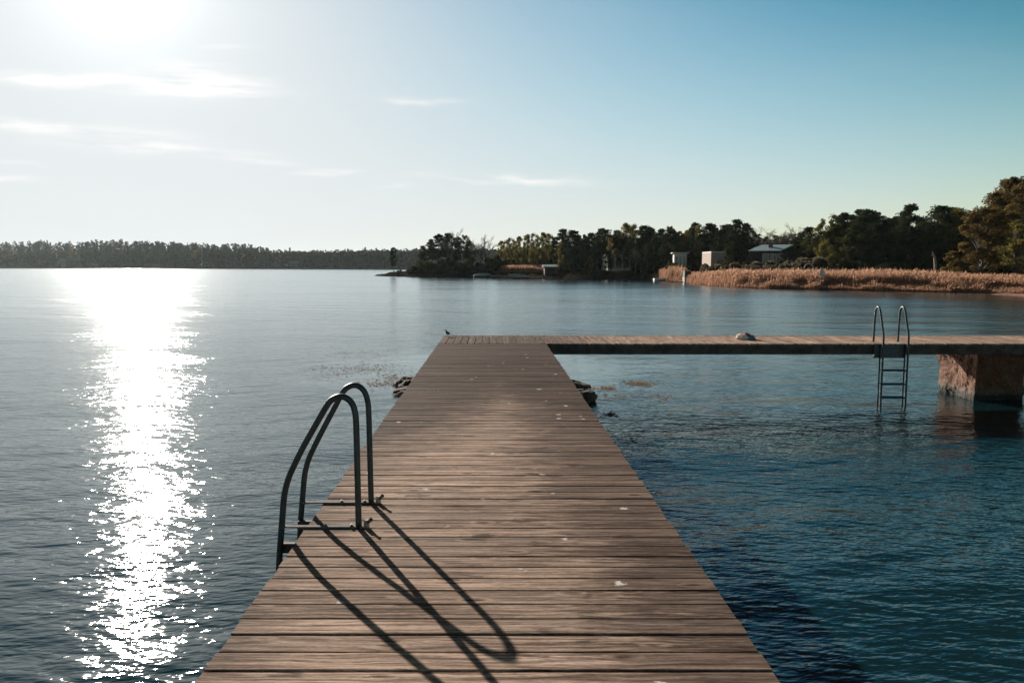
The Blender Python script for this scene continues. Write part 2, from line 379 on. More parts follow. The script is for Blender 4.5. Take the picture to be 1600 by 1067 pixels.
M = dict(
    deck=wood_deck('weathered_deck_boards', 'x'), cross=wood_deck('weathered_cross_boards', 'y'),
    beam=plain('dark_beam_wood', (.075, .06, .05), .8, 0, .4, 5, .3, .004),
    rail=plain('dark_grey_steel', (.045, .055, .06), .45, .4, .25, 20),
    alu=plain('dull_aluminium', (.13, .128, .125), .85, 0, .2, 30, .1),
    bolt=plain('steel_bolt', (.30, .29, .28), .35, .95, .3, 60),
    rock=plain('shore_rock', (.075, .060, .052), .9, 0, .5, 1.2, .15, .008),
    bark=plain('bark', (.075, .055, .042), .9, 0, .4, 3),
    barkp=plain('pine_bark', (.16, .085, .05), .9, 0, .5, 3),
    bare=plain('bare_twigs', (.20, .165, .135), .9, 0, .3, 3),
    white=plain('white_paint', (.50, .48, .45), .6, 0, .06, 2),
    beige=plain('beige_render', (.30, .225, .185), .8, 0, .1, 2),
    dkwall=plain('dark_boarding', (.018, .019, .02), .8, 0, .3, 2),
    redwall=plain('dark_red_boarding', (.12, .04, .03), .8, 0, .3, 2),
    roofg=plain('pale_metal_roof', (.27, .33, .33), .35, 0, .12, 1.5),
    roofd=plain('dark_roof', (.07, .07, .075), .6, 0, .2, 2),
    glass=plain('window_glass', (.02, .045, .055), .25, 0, .2, 1, .8),
    bird=plain('dark_feathers', (.035, .04, .045), .7, 0, .5, 30),
    birdleg=plain('bird_leg', (.25, .12, .06), .6, 0, .2, 30),
    towelw=plain('pale_towel', (.72, .58, .53), .95, 0, .22, 22),
    towelr=plain('dark_red_towel', (.22, .035, .05), .95, 0, .4, 25),
    towelb=plain('blue_towel', (.07, .18, .26), .95, 0, .3, 18),
    tarp=plain('pale_tarpaulin', (.26, .29, .31), .5, 0, .15, 2),
    hull=plain('dark_hull', (.05, .06, .07), .5, 0, .3, 2),
    pine=leaf('pine_needles', (.018, .028, .017), (.065, .080, .038), .22),
    olive=leaf('olive_spring_leaves', (.070, .064, .020), (.230, .195, .055), .5),
    green=leaf('dark_green_leaves', (.022, .030, .014), (.090, .090, .032), .35),
    rust=leaf('rusty_spring_leaves', (.062, .046, .018), (.190, .130, .042), .5),
    yellow=leaf('yellow_spring_leaves', (.10, .080, .022), (.26, .19, .06), .5),
    brush=leaf('pale_brushwood', (.05, .042, .028), (.20, .165, .115), .35),
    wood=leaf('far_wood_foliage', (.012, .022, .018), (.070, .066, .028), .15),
    reed=leaf('dry_reed', (.16, .080, .052), (.42, .252, .168), .5),
)

# ------------------------------------------------------------------ water
mb = MB(); mb.add([(-3900, -400, 0), (3900, -400, 0), (3900, 4500, 0), (-3900, 4500, 0)], [(0, 1, 2, 3)])
lake = mb.build('water', water_mat()); tag(lake, 'rippled teal lake water with bright sun glitter', None, None, 'structure')

# ------------------------------------------------------------------ the pier
XL = P(305, 1067, Z=DZ).x; XR = P(1220, 1067, Z=DZ).x
YN, YF = 16.0, 17.95        # near and far edge of the cross walkway
pier = empty('wooden_pier', ((XL + XR) / 2, YN, DZ), 'long weathered plank pier turning right over the lake', 'pier')
ox, oy, oz = pier.location
def board(mb, a0, a1, b0, b1, z, th=.034, axis='x', bev=.004):
    """a board running a0..a1 along the axis, b0..b1 across"""
    zj = z + random.uniform(-.0018, .0015); tl = random.uniform(-.0015, .0015)
    prof = [(b0, zj - th), (b0, zj - bev - tl), (b0 + bev, zj - tl), (b1 - bev, zj + tl), (b1, zj - bev + tl), (b1, zj - th)]
    n = len(prof); v = []
    for a in (a0, a1):
        for b, zz in prof: v.append((a, b, zz) if axis == 'x' else (b, a, zz))
    f = [tuple(range(n)), tuple(range(2 * n - 1, n - 1, -1))] + [(i, n + i, n + (i + 1) % n, (i + 1) % n) for i in range(n)]
    if axis == 'y': f = [tuple(reversed(q)) for q in f]
    mb.add(v, f)
mb = MB(); yy = -1.6
while yy < YN - .10:
    wd = random.uniform(.139, .146); gp = random.uniform(.006, .012)
    if yy + wd > YN - .004: wd = YN - .006 - yy
    board(mb, XL + random.uniform(-.006, .006), XR + random.uniform(-.007, .007), yy, yy + wd, DZ)
    yy += wd + gp
d1 = mb.build('walkway_planks', M['deck'], None); d1.parent = pier; d1.matrix_parent_inverse = Matrix.Translation(-pier.location)
def onpier(mb, name, mat, smooth=False):
    o = mb.build(name, mat, pier, smooth); o.matrix_parent_inverse = Matrix.Translation(-pier.location); return o
mb = MB(); xx = XL
while xx < 26:
    wd = random.uniform(.139, .146); gp = random.uniform(.006, .013)
    board(mb, YN + .002 + random.uniform(0, .006), YF + random.uniform(-.008, .008), xx, xx + wd, DZ, axis='y')
    xx += wd + gp
onpier(mb, 'cross_walkway_planks', M['cross'])
mb = MB()
for bx in (XL + .10, -.02, XR - .16):
    mb.box(bx, bx + .07, -1.6, YN - .08, DZ - .035 - .20, DZ - .037)
onpier(mb, 'stringer', M['beam'])
mb = MB()
mb.box(XR - .02, 26, YN + .035, YN + .085, DZ - .036 - .075, DZ - .036)
mb.box(XL + .05, 26, YF - .12, YF - .06, DZ - .23, DZ - .037)
mb.box(XL + .05, 26, YN + .9, YN + .97, DZ - .23, DZ - .037)
onpier(mb, 'edge_beam', M['beam'])
mb = MB(); mb.box(XL + .05, 26, YN + .06, YN + .16, DZ - .235, DZ - .112)
onpier(mb, 'girder', M['beam'])

# rough stone block under the pier: weathered, pebbly
def rough_block(name, x0, x1, y0, y1, z0, z1, mat, amp=.07, sc=2.2, parent=None, res=.045, seed=0, taper=0.0):
    bm = bmesh.new()
    nx, ny, nz = [max(3, int(d / res)) for d in (x1 - x0, y1 - y0, z1 - z0)]
    bmesh.ops.create_cube(bm, size=1)
    for f in list(bm.faces): pass
    bmesh.ops.subdivide_edges(bm, edges=[e for e in bm.edges], cuts=max(nx, nz), use_grid_fill=True)
    me = bpy.data.meshes.new(name)
    cx, cy, cz = (x0 + x1) / 2, (y0 + y1) / 2, (z0 + z1) / 2
    for v in bm.verts:
        q = Vector((v.co.x * (x1 - x0), v.co.y * (y1 - y0), v.co.z * (z1 - z0)))
        n = Vector((v.co.x, v.co.y, 0)) * 2
        s_ = 1 + taper * (.5 - (v.co.z + .5)); q.x *= s_; q.y *= s_
        p = q + Vector((cx, cy, cz))
        k = mnoise.fractal(p * sc + Vector((seed, 0, 0)), 1.0, 2.0, 5) * amp + abs(mnoise.noise(p * 16 + Vector((seed, 3, 0)))) * .035 * min(1, amp / .05)
        if n.length > 0: q += n.normalized() * k
        v.co = q
    bm.to_mesh(me); bm.free(); me.materials.append(mat)
    return me, (cx, cy, cz)

def pillar_mat():
    m = bpy.data.materials.new('rough_rusty_concrete'); t = NT(nodes_of(m))
    oc = t.n('ShaderNodeTexCoord').outputs['Object']
    x, y, z = t.sep(oc)
    n1 = t.noise(oc, 4, 5, .6); n2 = t.noise(oc, 26, 4, .7)
    c = t.mix(t.ramp(n1, .35, .65), (.14, .042, .014), (.15, .068, .035))
    low = t.ramp(t.m('ADD', z, t.m('MULTIPLY', n1, .5)), .35, .05)
    c = t.mix(low, c, (.12, .085, .06))
    c = t.mix(t.ramp(n2, .52, .62), c, (.05, .035, .03))
    c = t.mix(t.ramp(n2, .40, .33), c, (.24, .15, .10))
    c = t.mix(t.ramp(t.m('ADD', z, t.m('MULTIPLY', n1, .12)), -.02, -.12), c, (.022, .02, .016))
    b = t.n('ShaderNodeBsdfPrincipled'); t.link(c, b.inputs['Base Color']); b.inputs['Roughness'].default_value = .9
    bp = t.n('ShaderNodeBump'); bp.inputs['Distance'].default_value = .035; t.link(t.noise(oc, 20, 5, .7), bp.inputs['Height'])
    t.link(bp.outputs[0], b.inputs['Normal'])
    o = t.n('ShaderNodeOutputMaterial'); t.link(b.outputs[0], o.inputs[0]); return m
px0 = P(1522, 600, Y=16.45).x; px1 = P(1596, 600, Y=16.45).x
me, loc = rough_block('support_block', px0, px1 + .02, 16.4, 17.75, -.5, DZ - .24, pillar_mat(), .13, 1.5, taper=-.14)
o = link('support_block', me, pier); o.matrix_parent_inverse = Matrix.Translation(-pier.location); o.location = loc
tag(o, 'rough rust-stained concrete support block')
me, loc = rough_block('support_block', 19.5, 20.6, 16.4, 17.75, -.5, DZ - .24, M['rock'], .06, 1.6, seed=4)
o = link('support_block', me, pier); o.matrix_parent_inverse = Matrix.Translation(-pier.location); o.location = loc
for yb in (1.5, 8.5):      # supports under the walkway, hidden from the photo's view
    me, loc = rough_block('support_block', -.75, .75, yb, yb + 1.1, -.5, DZ - .24, M['rock'], .06, 1.6, seed=yb)
    o = link('support_block', me, pier); o.matrix_parent_inverse = Matrix.Translation(-pier.location); o.location = loc

# boulders heaped under the corner of the pier
def rock_mesh(seed, n=4):
    bm = bmesh.new(); bmesh.ops.create_icosphere(bm, subdivisions=n, radius=1)
    for v in bm.verts:
        p = v.co.copy(); k = 1 + .38 * mnoise.fractal(p * 1.1 + Vector((seed * 7.3, 0, 0)), 1, 2, 4) + .05 * mnoise.noise(p * 7)
        v.co = p * k
    me = bpy.data.meshes.new('boulder'); bm.to_mesh(me); bm.free(); me.materials.append(M['rock']); return me
rocks = [rock_mesh(i, 4) for i in range(3)]
for (bx, by, sx_, sy_, sz_, rz, lab) in [
    (-1.95, 18.5, .42, .5, .22, .4, 'pale topped boulder sticking out left of the pier corner'),
    (-1.75, 17.3, .42, .6, .17, 1.3, 'low dark boulder at the left edge of the pier below the corner'),
    (-.6, 17.2, .8, .8, .55, 2.0, 'boulder in the dark directly beneath the pier corner'),
    (.7, 17.0, .9, .8, .55, 2.9, 'boulder beneath the planks right of the middle of the corner'),
    (1.75, 16.3, .50, .42, .26, .9, 'mossy boulder jutting out right of the walkway, nearest the walkway edge'),
    (1.55, 18.2, .85, .5, .20, .1, 'flat dark boulder tapering to the right behind the mossy one')]:
    o = link('boulder', rocks[int(bx * 10) % 3]); o.location = (bx, by, 0); o.scale = (sx_, sy_, sz_); o.rotation_euler = (0, 0, rz)
    tag(o, lab, 'boulder', 'boulders under the pier corner')

# floating weed near the boulders
mb = MB(); mbv = []
for (cxp, cyp, rx, ry, n) in [(1000, 600, 22, 3, 240), (950, 607, 14, 3, 130), (1000, 598, 40, 5, 60), (925, 608, 20, 4, 90), (1030, 620, 30, 6, 70), (955, 648, 12, 3, 70), (965, 618, 30, 4, 50),
                              (590, 575, 40, 10, 200), (545, 578, 40, 8, 150), (610, 592, 25, 10, 220), (500, 575, 35, 4, 60), (630, 600, 10, 5, 90), (560, 552, 60, 6, 90), (600, 600, 40, 4, 120), (980, 690, 25, 5, 12)]:
    c = P(cxp, cyp, Z=0); e = P(cxp + rx, cyp, Z=0); g = P(cxp, cyp - ry, Z=0)
    for _ in range(n):
        q = c + Vector((random.gauss(0, .55) * (e.x - c.x), random.gauss(0, .6) * (g.y - c.y), 0))
        mbv.append((q.x, q.y))
qs = []
for (a, b) in mbv:
    s1, s2 = random.uniform(.012, .034), random.uniform(.008, .024); th = random.uniform(-.6, .6); z_ = random.uniform(.004, .010)
    ca, sa = math.cos(th), math.sin(th)
    qs.append([(a + ca * i * s1 - sa * j * s2, b + sa * i * s1 + ca * j * s2, z_ + (.005 if i > 0 else 0)) for i, j in ((-1, -1), (1, -1), (1, 1), (-1, 1))])
mb.addq(qs, rng.random(len(qs)))
weed = mb.build('floating_weed', leaf('dry_weed', (.10, .060, .032), (.24, .155, .09), .1))
tag(weed, 'scraps of brown weed floating on the calm water by the boulders', 'water weed', None, 'stuff')

# ------------------------------------------------------------------ near ladder
def ladder_near():
    Yf = P(563, 824, Z=DZ).y; Yr = P(583, 786, Z=DZ).y
    root = empty('swimming_ladder', (XL, (Yf + Yr) / 2, DZ), 'large dark steel swimming ladder on the left edge of the near walkway', 'ladder')
    inv = Matrix.Translation(-root.location)
    def put(mb, name, mat, smooth=False):
        o = mb.build(name, mat, root, smooth); o.matrix_parent_inverse = inv; return o
    def px(pts, Y): return [P(a, b, Y=Y) for a, b in pts]
    fr = [(560.5, 823), (558.6, 745), (557, 679), (555.6, 650), (551, 632), (541.5, 622), (530, 619.8), (518, 625), (509.5, 635.5), (497, 657)]
    re = [(580, 785.5), (578, 715), (576.4, 655), (575, 630), (570, 613), (561.5, 604), (552, 602), (542, 606), (535, 614), (525.5, 631.5)]
    frl = [(470, 704), (448, 748), (442, 768), (438.5, 825), (435.4, 886)]
    rel = [(500, 679), (479.5, 718), (474.5, 735), (470.8, 785), (468.4, 829)]
    for a, b, Y in ((fr, frl, Yf), (re, rel, Yr)):
        top = spline(px(a, Y), 6); low = px(b, Y)
        end = low[-1].copy(); end.z = -.75; end.x -= .02
        path = smoothpath(top[-2:] + [low[0], (low[1] + low[2]) / 2, low[-1], end], .12, 8)
        pts = top[:-1] + path[1:]
        pts[0].z = DZ - .001
        m_ = MB(); m_.tube(pts, .0195, 16); put(m_, 'handrail', M['rail'], True)
        # flat fixing bar on the deck
        xo = low[-2].x; xi = pts[0].x + .048
        m_ = MB(); m_.box(xo, xi, Y - .017, Y + .017, DZ + .002, DZ + .011); put(m_, 'mounting_bar', M['alu'])
        for q in (.15, .75):
            xq = xo + (xi - xo) * (.45 + q * .5)
            m_ = MB(); m_.tube([(xq, Y, DZ + .011), (xq, Y, DZ + .019)], .011, 6); m_.tube([(xq, Y, DZ + .019), (xq, Y, DZ + .025)], .006, 8)
            put(m_, 'bolt', M['bolt'])
        m_ = MB(); m_.tube([(xi, Y, DZ + .002), (xi + .004, Y, DZ + .05)], [.02, .018], 6); m_.tube([(xi + .01, Y - .012, DZ + .035), (xi + .035, Y - .03, DZ + .062)], [.008, .013], 8)
        put(m_, 'clamp', M['bolt'])
    xs = P(435.4, 886, Y=Yf).x - .01
    for zz in (.80, .56, .32, .04, -.24, -.52):
        m_ = MB(); m_.box(xs - .035, xs + .035, Yf, Yr, zz - .012, zz + .012); put(m_, 'rung', M['rail'])
    for ya_ in (Yf + .02, Yr - .05):
        m_ = MB(); m_.box(xs + .02, XL - .01, ya_, ya_ + .03, DZ - .17, DZ - .11); put(m_, 'bracket', M['beam'])
ladder_near()

def ladder_far():
    X0, X1 = 8.10, 8.62; yb, yf = 16.28, 15.86
    root = empty('swimming_ladder', (X0, YN, DZ), 'slim steel swimming ladder on the cross walkway, reaching down into the water', 'ladder')
    inv = Matrix.Translation(-root.location)
    def put(mb, name, mat, smooth=False):
        o = mb.build(name, mat, root, smooth); o.matrix_parent_inverse = inv; return o
    for X in (X0, X1):
        zt = DZ + .76
        top = spline([(X, yb, DZ), (X, yb - .01, DZ + .4), (X, yb - .035, zt - .1), (X, yb - .08, zt - .02), (X, yb - .14, zt), (X, yb - .20, zt - .04), (X, yb - .25, zt - .13), (X, yb - .34, DZ + .38)], 6)
        pts = top[:-1] + smoothpath([(X, yb - .34, DZ + .38), (X, yf, DZ + .18), (X, yf, .2), (X, yf, -.8)], .08, 5)
        m_ = MB(); m_.tube(pts, .021, 12); put(m_, 'handrail', M['rail'], True)
        m_ = MB(); m_.tube([(X, yf + .12, DZ - .02), (X, yf + .12, -.8)], .016, 8); put(m_, 'stile', M['rail'], True)
        m_ = MB(); m_.box(X - .02, X + .02, yf, yb + .05, DZ + .003, DZ + .018); put(m_, 'mounting_bar', M['alu'])
    for zz in (.72, .43, .15, -.13, -.4):
        m_ = MB(); m_.tube([(X0, yf, zz), (X1, yf, zz)], .016, 8); m_.tube([(X0, yf + .12, zz + .005), (X1, yf + .12, zz + .005)], .012, 8)
        put(m_, 'rung', M['rail'])
    m_ = MB(); m_.box(X0 - .12, X1 + .02, yf + .13, yf + .16, DZ - .30, DZ - .03); put(m_, 'backing_plate', M['rail'])
ladder_far()

# ------------------------------------------------------------------ bird on the corner
def skin_mesh(name, verts, edges, rad, mat, sub=2):
    me = bpy.data.meshes.new(name); me.from_pydata(verts, edges, [])
    o = bpy.data.objects.new(name, me); C.objects.link(o)
    md = o.modifiers.new('skin', 'SKIN'); sv = me.skin_vertices[0].data
    for v, r_ in zip(sv, rad): v.radius = r_ if hasattr(r_, '__len__') else (r_, r_)
    sv[0].use_root = True
    s_ = o.modifiers.new('sub', 'SUBSURF'); s_.levels = s_.render_levels = sub
    dg = bpy.context.evaluated_depsgraph_get(); ev = bpy.data.meshes.new_from_object(o.evaluated_get(dg))
    bpy.data.objects.remove(o); ev.materials.clear(); ev.materials.append(mat)
    for p in ev.polygons: p.use_smooth = True
    return ev
bp_ = P(699.5, 526.2, Z=DZ); bp_.y = 17.6; bp_.x = P(699.5, 525, Y=17.6).x
bird = empty('bird', (bp_.x, bp_.y, DZ), 'small dark bird standing on the far left corner of the pier', 'bird')
body = skin_mesh('body', [(.055, .0, .062), (.03, 0, .073), (0, 0, .083), (-.022, 0, .100), (-.030, 0, .128), (-.036, 0, .150), (-.052, 0, .153)],
                 [(0, 1), (1, 2), (2, 3), (3, 4), (4, 5), (5, 6)], [.012, .030, .040, .034, .018, .019, .008], M['bird'])
link('body', body, bird)
m_ = MB(); m_.tube([(-.052, 0, .155), (-.075, 0, .157), (-.098, 0, .153)], [.006, .0045, .002], 6); m_.build('beak', M['bird'], bird)
m_ = MB(); m_.add([(.05, -.018, .066), (.05, .018, .066), (.105, .014, .045), (.105, -.014, .045), (.05, -.018, .060), (.05, .018, .060), (.105, .014, .041), (.105, -.014, .041)],
                  [(0, 1, 2, 3), (7, 6, 5, 4), (0, 4, 5, 1), (1, 5, 6, 2), (2, 6, 7, 3), (3, 7, 4, 0)]); m_.build('tail', M['bird'], bird)
for s_ in (-1, 1):
    m_ = MB(); m_.tube([(-.002, s_ * .014, .055), (.004, s_ * .015, .028), (-.001, s_ * .016, .004)], .0028, 6)
    for a in (-.5, 0, .5): m_.tube([(0, s_ * .016, .003), (-.02 * math.cos(a), s_ * .016 + .02 * math.sin(a), .002)], .002, 5)
    m_.build('leg', M['birdleg'], bird)

# ------------------------------------------------------------------ towel heap
tp = P(1166, 530, Z=DZ); tp.y = 16.95; tp.x = P(1166, 528, Y=16.95).x
heap = empty('towel_heap', (tp.x, tp.y, DZ), 'crumpled heap of pink, dark red and blue towels lying on the cross walkway', 'towels')
def cloth(cx, cy, cz, sx_, sy_, sz_, seed, name, mat):
    bm = bmesh.new(); bmesh.ops.create_icosphere(bm, subdivisions=5, radius=1)
    for v in bm.verts:
        p = v.co.copy(); q = p + Vector((seed * 3.1, 0, 0))
        k = 1 + .30 * mnoise.noise(q * 1.4) + .28 * abs(mnoise.noise(q * 3.2)) + .12 * abs(mnoise.noise(q * 7))
        v.co = Vector((p.x * sx_ * k + cx, p.y * sy_ * k + cy, max(.001, p.z * sz_ * k + cz)))
    me = bpy.data.meshes.new(name); bm.to_mesh(me); bm.free(); me.materials.append(mat)
    for p in me.polygons: p.use_smooth = True
    return link(name, me, heap)
tag(cloth(-.085, 0, .045, .125, .12, .075, 1, 'towel', M['towelw']), 'pinkish white towel')
tag(cloth(.01, .01, .075, .07, .09, .065, 2, 'towel', M['towelr']), 'dark red towel')
tag(cloth(.075, -.01, .03, .105, .12, .07, 3, 'towel', M['towelb']), 'blue towel')
tag(cloth(.125, .04, .045, .045, .05, .055, 5, 'towel', M['towelw']), 'white corner of cloth')

# ------------------------------------------------------------------ land
shore_px = [(560, 429.5), (582, 430.8), (600, 431.6), (640, 432.3), (700, 433), (760, 434), (800, 435), (900, 437), (1000, 437.5), (1028, 439), (1060, 441), (1080, 443), (1110, 446.5), (1150, 449), (1200, 451),
            (1250, 452), (1350, 454), (1450, 456), (1520, 457), (1560, 458), (1600, 459), (1700, 461), (1900, 465)]
SU = np.array([(p[0] - VX) / FP for p in shore_px]); SY = np.array([CZ * FP / (p[1] - HY) for p in shore_px])
U0 = (583 - VX) / FP
def shoreY(u): return np.interp(u, SU, SY)
def land_h(X, Y):
    u = X / np.maximum(Y, 1)
    ys = shoreY(u); d = Y - ys
    depth = np.interp(u, [U0, U0 + .02, U0 + .08, U0 + .2, .12], [0, 9, 35, 90, 600]); back = ys + depth - Y
    e = np.minimum(d, back)
    side = (u - U0) * 250
    e = np.minimum(e, side)
    h = np.where(e > 0, 1.5 * (1 - np.exp(-np.maximum(e, 0) / 5.0)) + np.minimum(.035 * np.maximum(e, 0), 3.6), e * .25)
    flat = np.interp(u, [.20, .27, .8], [0, .75, .75]); flat = flat * np.clip(1 - (d - 20) / 25, 0, 1)      # reed beds are level
    return np.maximum(np.where(h > 0, h * (1 - flat), h), -1.5)
def land_mat():
    m = bpy.data.materials.new('shore_ground'); t = NT(nodes_of(m))
    g = t.n('ShaderNodeNewGeometry').outputs['Position']; z = t.sep(g)[2]
    n1 = t.noise(g, .25, 5, .6); n2 = t.noise(g, 1.6, 4, .6)
    rockc = t.mix(t.ramp(n2, .42, .70), (.016, .013, .012), (.050, .038, .033))
    turf = t.mix(t.ramp(n1, .45, .7), (.014, .016, .008), (.055, .036, .020))
    c = t.mix(t.ramp(t.m('ADD', z, t.m('MULTIPLY', n1, .8)), 1.0, 1.7), rockc, turf)
    wet = t.ramp(z, .0, .22); c = t.mix(wet, (.02, .017, .015), c)
    b = t.n('ShaderNodeBsdfPrincipled'); t.link(c, b.inputs['Base Color']); b.inputs['Roughness'].default_value = 1; b.inputs['Specular IOR Level'].default_value = 0
    bp = t.n('ShaderNodeBump'); bp.inputs['Distance'].default_value = .3; t.link(n2, bp.inputs['Height']); t.link(bp.outputs[0], b.inputs['Normal'])
    o = t.n('ShaderNodeOutputMaterial'); t.link(b.outputs[0], o.inputs[0]); return m
us = np.concatenate([np.linspace(U0 - .01, .6, 420), np.linspace(.602, .85, 50)])
ds = np.concatenate([np.linspace(-3, 12, 31), np.linspace(13, 60, 40), np.linspace(64, 500, 50)])
VV = []
for u in us:
    ys = float(shoreY(u)); Y = ys + ds; X = u * Y; h = land_h(X, Y)
    for a, b, c in zip(X, Y, h):
        q = mnoise.fractal(Vector((a * .35, b * .35, 0)), 1, 2, 4)
        VV.append((a, b, float(c) + (.28 * q if c > -.2 else 0) * (min(1, max(0.15, float(c) + .3)))))
nd_ = len(ds); FF = [(i * nd_ + j, i * nd_ + nd_ + j, i * nd_ + nd_ + j + 1, i * nd_ + j + 1) for i in range(len(us) - 1) for j in range(nd_ - 1)]
mb = MB(); mb.add(VV, FF); land = mb.build('shore', land_mat(), None, True)
tag(land, 'low rocky and grassy shore of the wooded headland', None, None, 'structure')
def gz(X, Y): return float(land_h(np.array([X]), np.array([Y]))[0])

# reddish mud spit at the right
mb = MB(); c0 = P(1640, 463, Z=.1)
vs = []; fs = []
for i in range(40):
    for j in range(14):
        a = i / 39; b = j / 13 - .5
        pl = P(1538 + a * 160, 459.5 + a * 9, Z=0)
        wd_ = (4.0 + 13 * a); 
        h_ = .28 * (1 - (2 * b) ** 2) * min(1, a * 4) + .12 * mnoise.noise(Vector((pl.x * .6, (pl.y + b * wd_) * .6, 3)))
        vs.append((pl.x + b * .5, pl.y + b * wd_, h_ - .04 if abs(b) < .49 else -.3))
for i in range(39):
    for j in range(13): fs.append((i * 14 + j, i * 14 + 14 + j, i * 14 + 15 + j, i * 14 + j + 1))
mb.add(vs, fs); o = mb.build('mud_bank', plain('red_brown_mud', (.10, .038, .024), .9, 0, .45, 1.2, .2, .04), None, True)
tag(o, 'red brown mud bank sloping into the water at the far right', None, None, 'structure')

# far shore
FU = np.array([(p - VX) / FP for p in (-700, -100, 0, 150, 300, 450, 600, 760, 1000)]); FY = np.array([1900, 1650, 1560, 1350, 1150, 1000, 880, 800, 760.])
# tree-top line of the photo (px -> top py)
TU = [(-700, 372), (-100, 377), (0, 378), (90, 377), (100, 380), (130, 378), (185, 376), (260, 378), (300, 380.5), (345, 382), (385, 381), (400, 386), (430, 391), (480, 393), (560, 391.5), (600, 390), (640, 391), (700, 391), (780, 392), (1000, 392)]
TPX = np.array([a for a, _ in TU]); TPY = np.array([b for _, b in TU])
def far_top(u): return np.interp(u * FP + VX, TPX, TPY)
def far_h(u, d):
    Y = np.interp(u, FU, FY) + d
    top = CZ + (HY - far_top(u)) / FP * Y
    hill = np.maximum(top - 19, 2.0) * np.clip(d / 190, 0, 1) ** .8
    return hill + np.minimum(d * .12, 1.2)
us2 = np.linspace(FU[0], FU[-1], 160); ds2 = np.array([-6, 0, 4, 12, 30, 60, 100, 150, 190, 260, 400.])
VV = []
for u in us2:
    for d in ds2:
        Y = float(np.interp(u, FU, FY)) + d; VV.append((u * Y, Y, float(far_h(u, d)) if d > 0 else (-.8 if d < 0 else .15)))
n2_ = len(ds2); FF = [(i * n2_ + j, i * n2_ + n2_ + j, i * n2_ + n2_ + j + 1, i * n2_ + j + 1) for i in range(len(us2) - 1) for j in range(n2_ - 1)]
mb = MB(); mb.add(VV, FF); o = mb.build('hills', plain('far_ground', (.055, .05, .035), .95, 0, .5, .03), None, True)
tag(o, 'low wooded hills on the far side of the lake', None, None, 'structure')

def rand_quads(cen, size, flat=1.0):
    """small randomly turned quads at the centres"""
    n = len(cen); a = rng.normal(size=(n, 3)); a /= np.linalg.norm(a, axis=1, keepdims=True)
    b = rng.normal(size=(n, 3)); b -= (a * b).sum(1, keepdims=True) * a; b /= np.linalg.norm(b, axis=1, keepdims=True)
    s = (size * rng.uniform(.6, 1.4, n))[:, None]; a = a * s; b = b * s * .7
    a[:, 2] *= flat; b[:, 2] *= flat
    return np.stack([cen - a - b, cen + a - b * .4, cen + a * .8 + b, cen - a * .5 + b * .8], axis=1)

# the far wood, one mass of treetops
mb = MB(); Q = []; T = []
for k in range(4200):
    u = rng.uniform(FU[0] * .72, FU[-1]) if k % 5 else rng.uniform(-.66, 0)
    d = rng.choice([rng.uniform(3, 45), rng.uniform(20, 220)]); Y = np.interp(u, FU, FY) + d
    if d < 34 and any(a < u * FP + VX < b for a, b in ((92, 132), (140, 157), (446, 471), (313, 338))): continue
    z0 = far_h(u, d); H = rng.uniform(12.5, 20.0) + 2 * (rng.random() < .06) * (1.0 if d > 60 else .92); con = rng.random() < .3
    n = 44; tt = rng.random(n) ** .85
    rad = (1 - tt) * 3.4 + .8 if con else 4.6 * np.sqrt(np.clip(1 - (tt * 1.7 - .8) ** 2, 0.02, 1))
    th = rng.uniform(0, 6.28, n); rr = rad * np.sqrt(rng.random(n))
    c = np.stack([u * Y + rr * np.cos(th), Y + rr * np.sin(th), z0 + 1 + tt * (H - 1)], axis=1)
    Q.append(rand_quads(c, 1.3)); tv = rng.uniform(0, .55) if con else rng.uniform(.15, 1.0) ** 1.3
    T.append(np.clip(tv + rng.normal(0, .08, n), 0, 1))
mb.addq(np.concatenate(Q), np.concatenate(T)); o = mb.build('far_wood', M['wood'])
tag(o, 'dense dark mixed wood covering the far shore of the lake', 'wood', None, 'stuff')

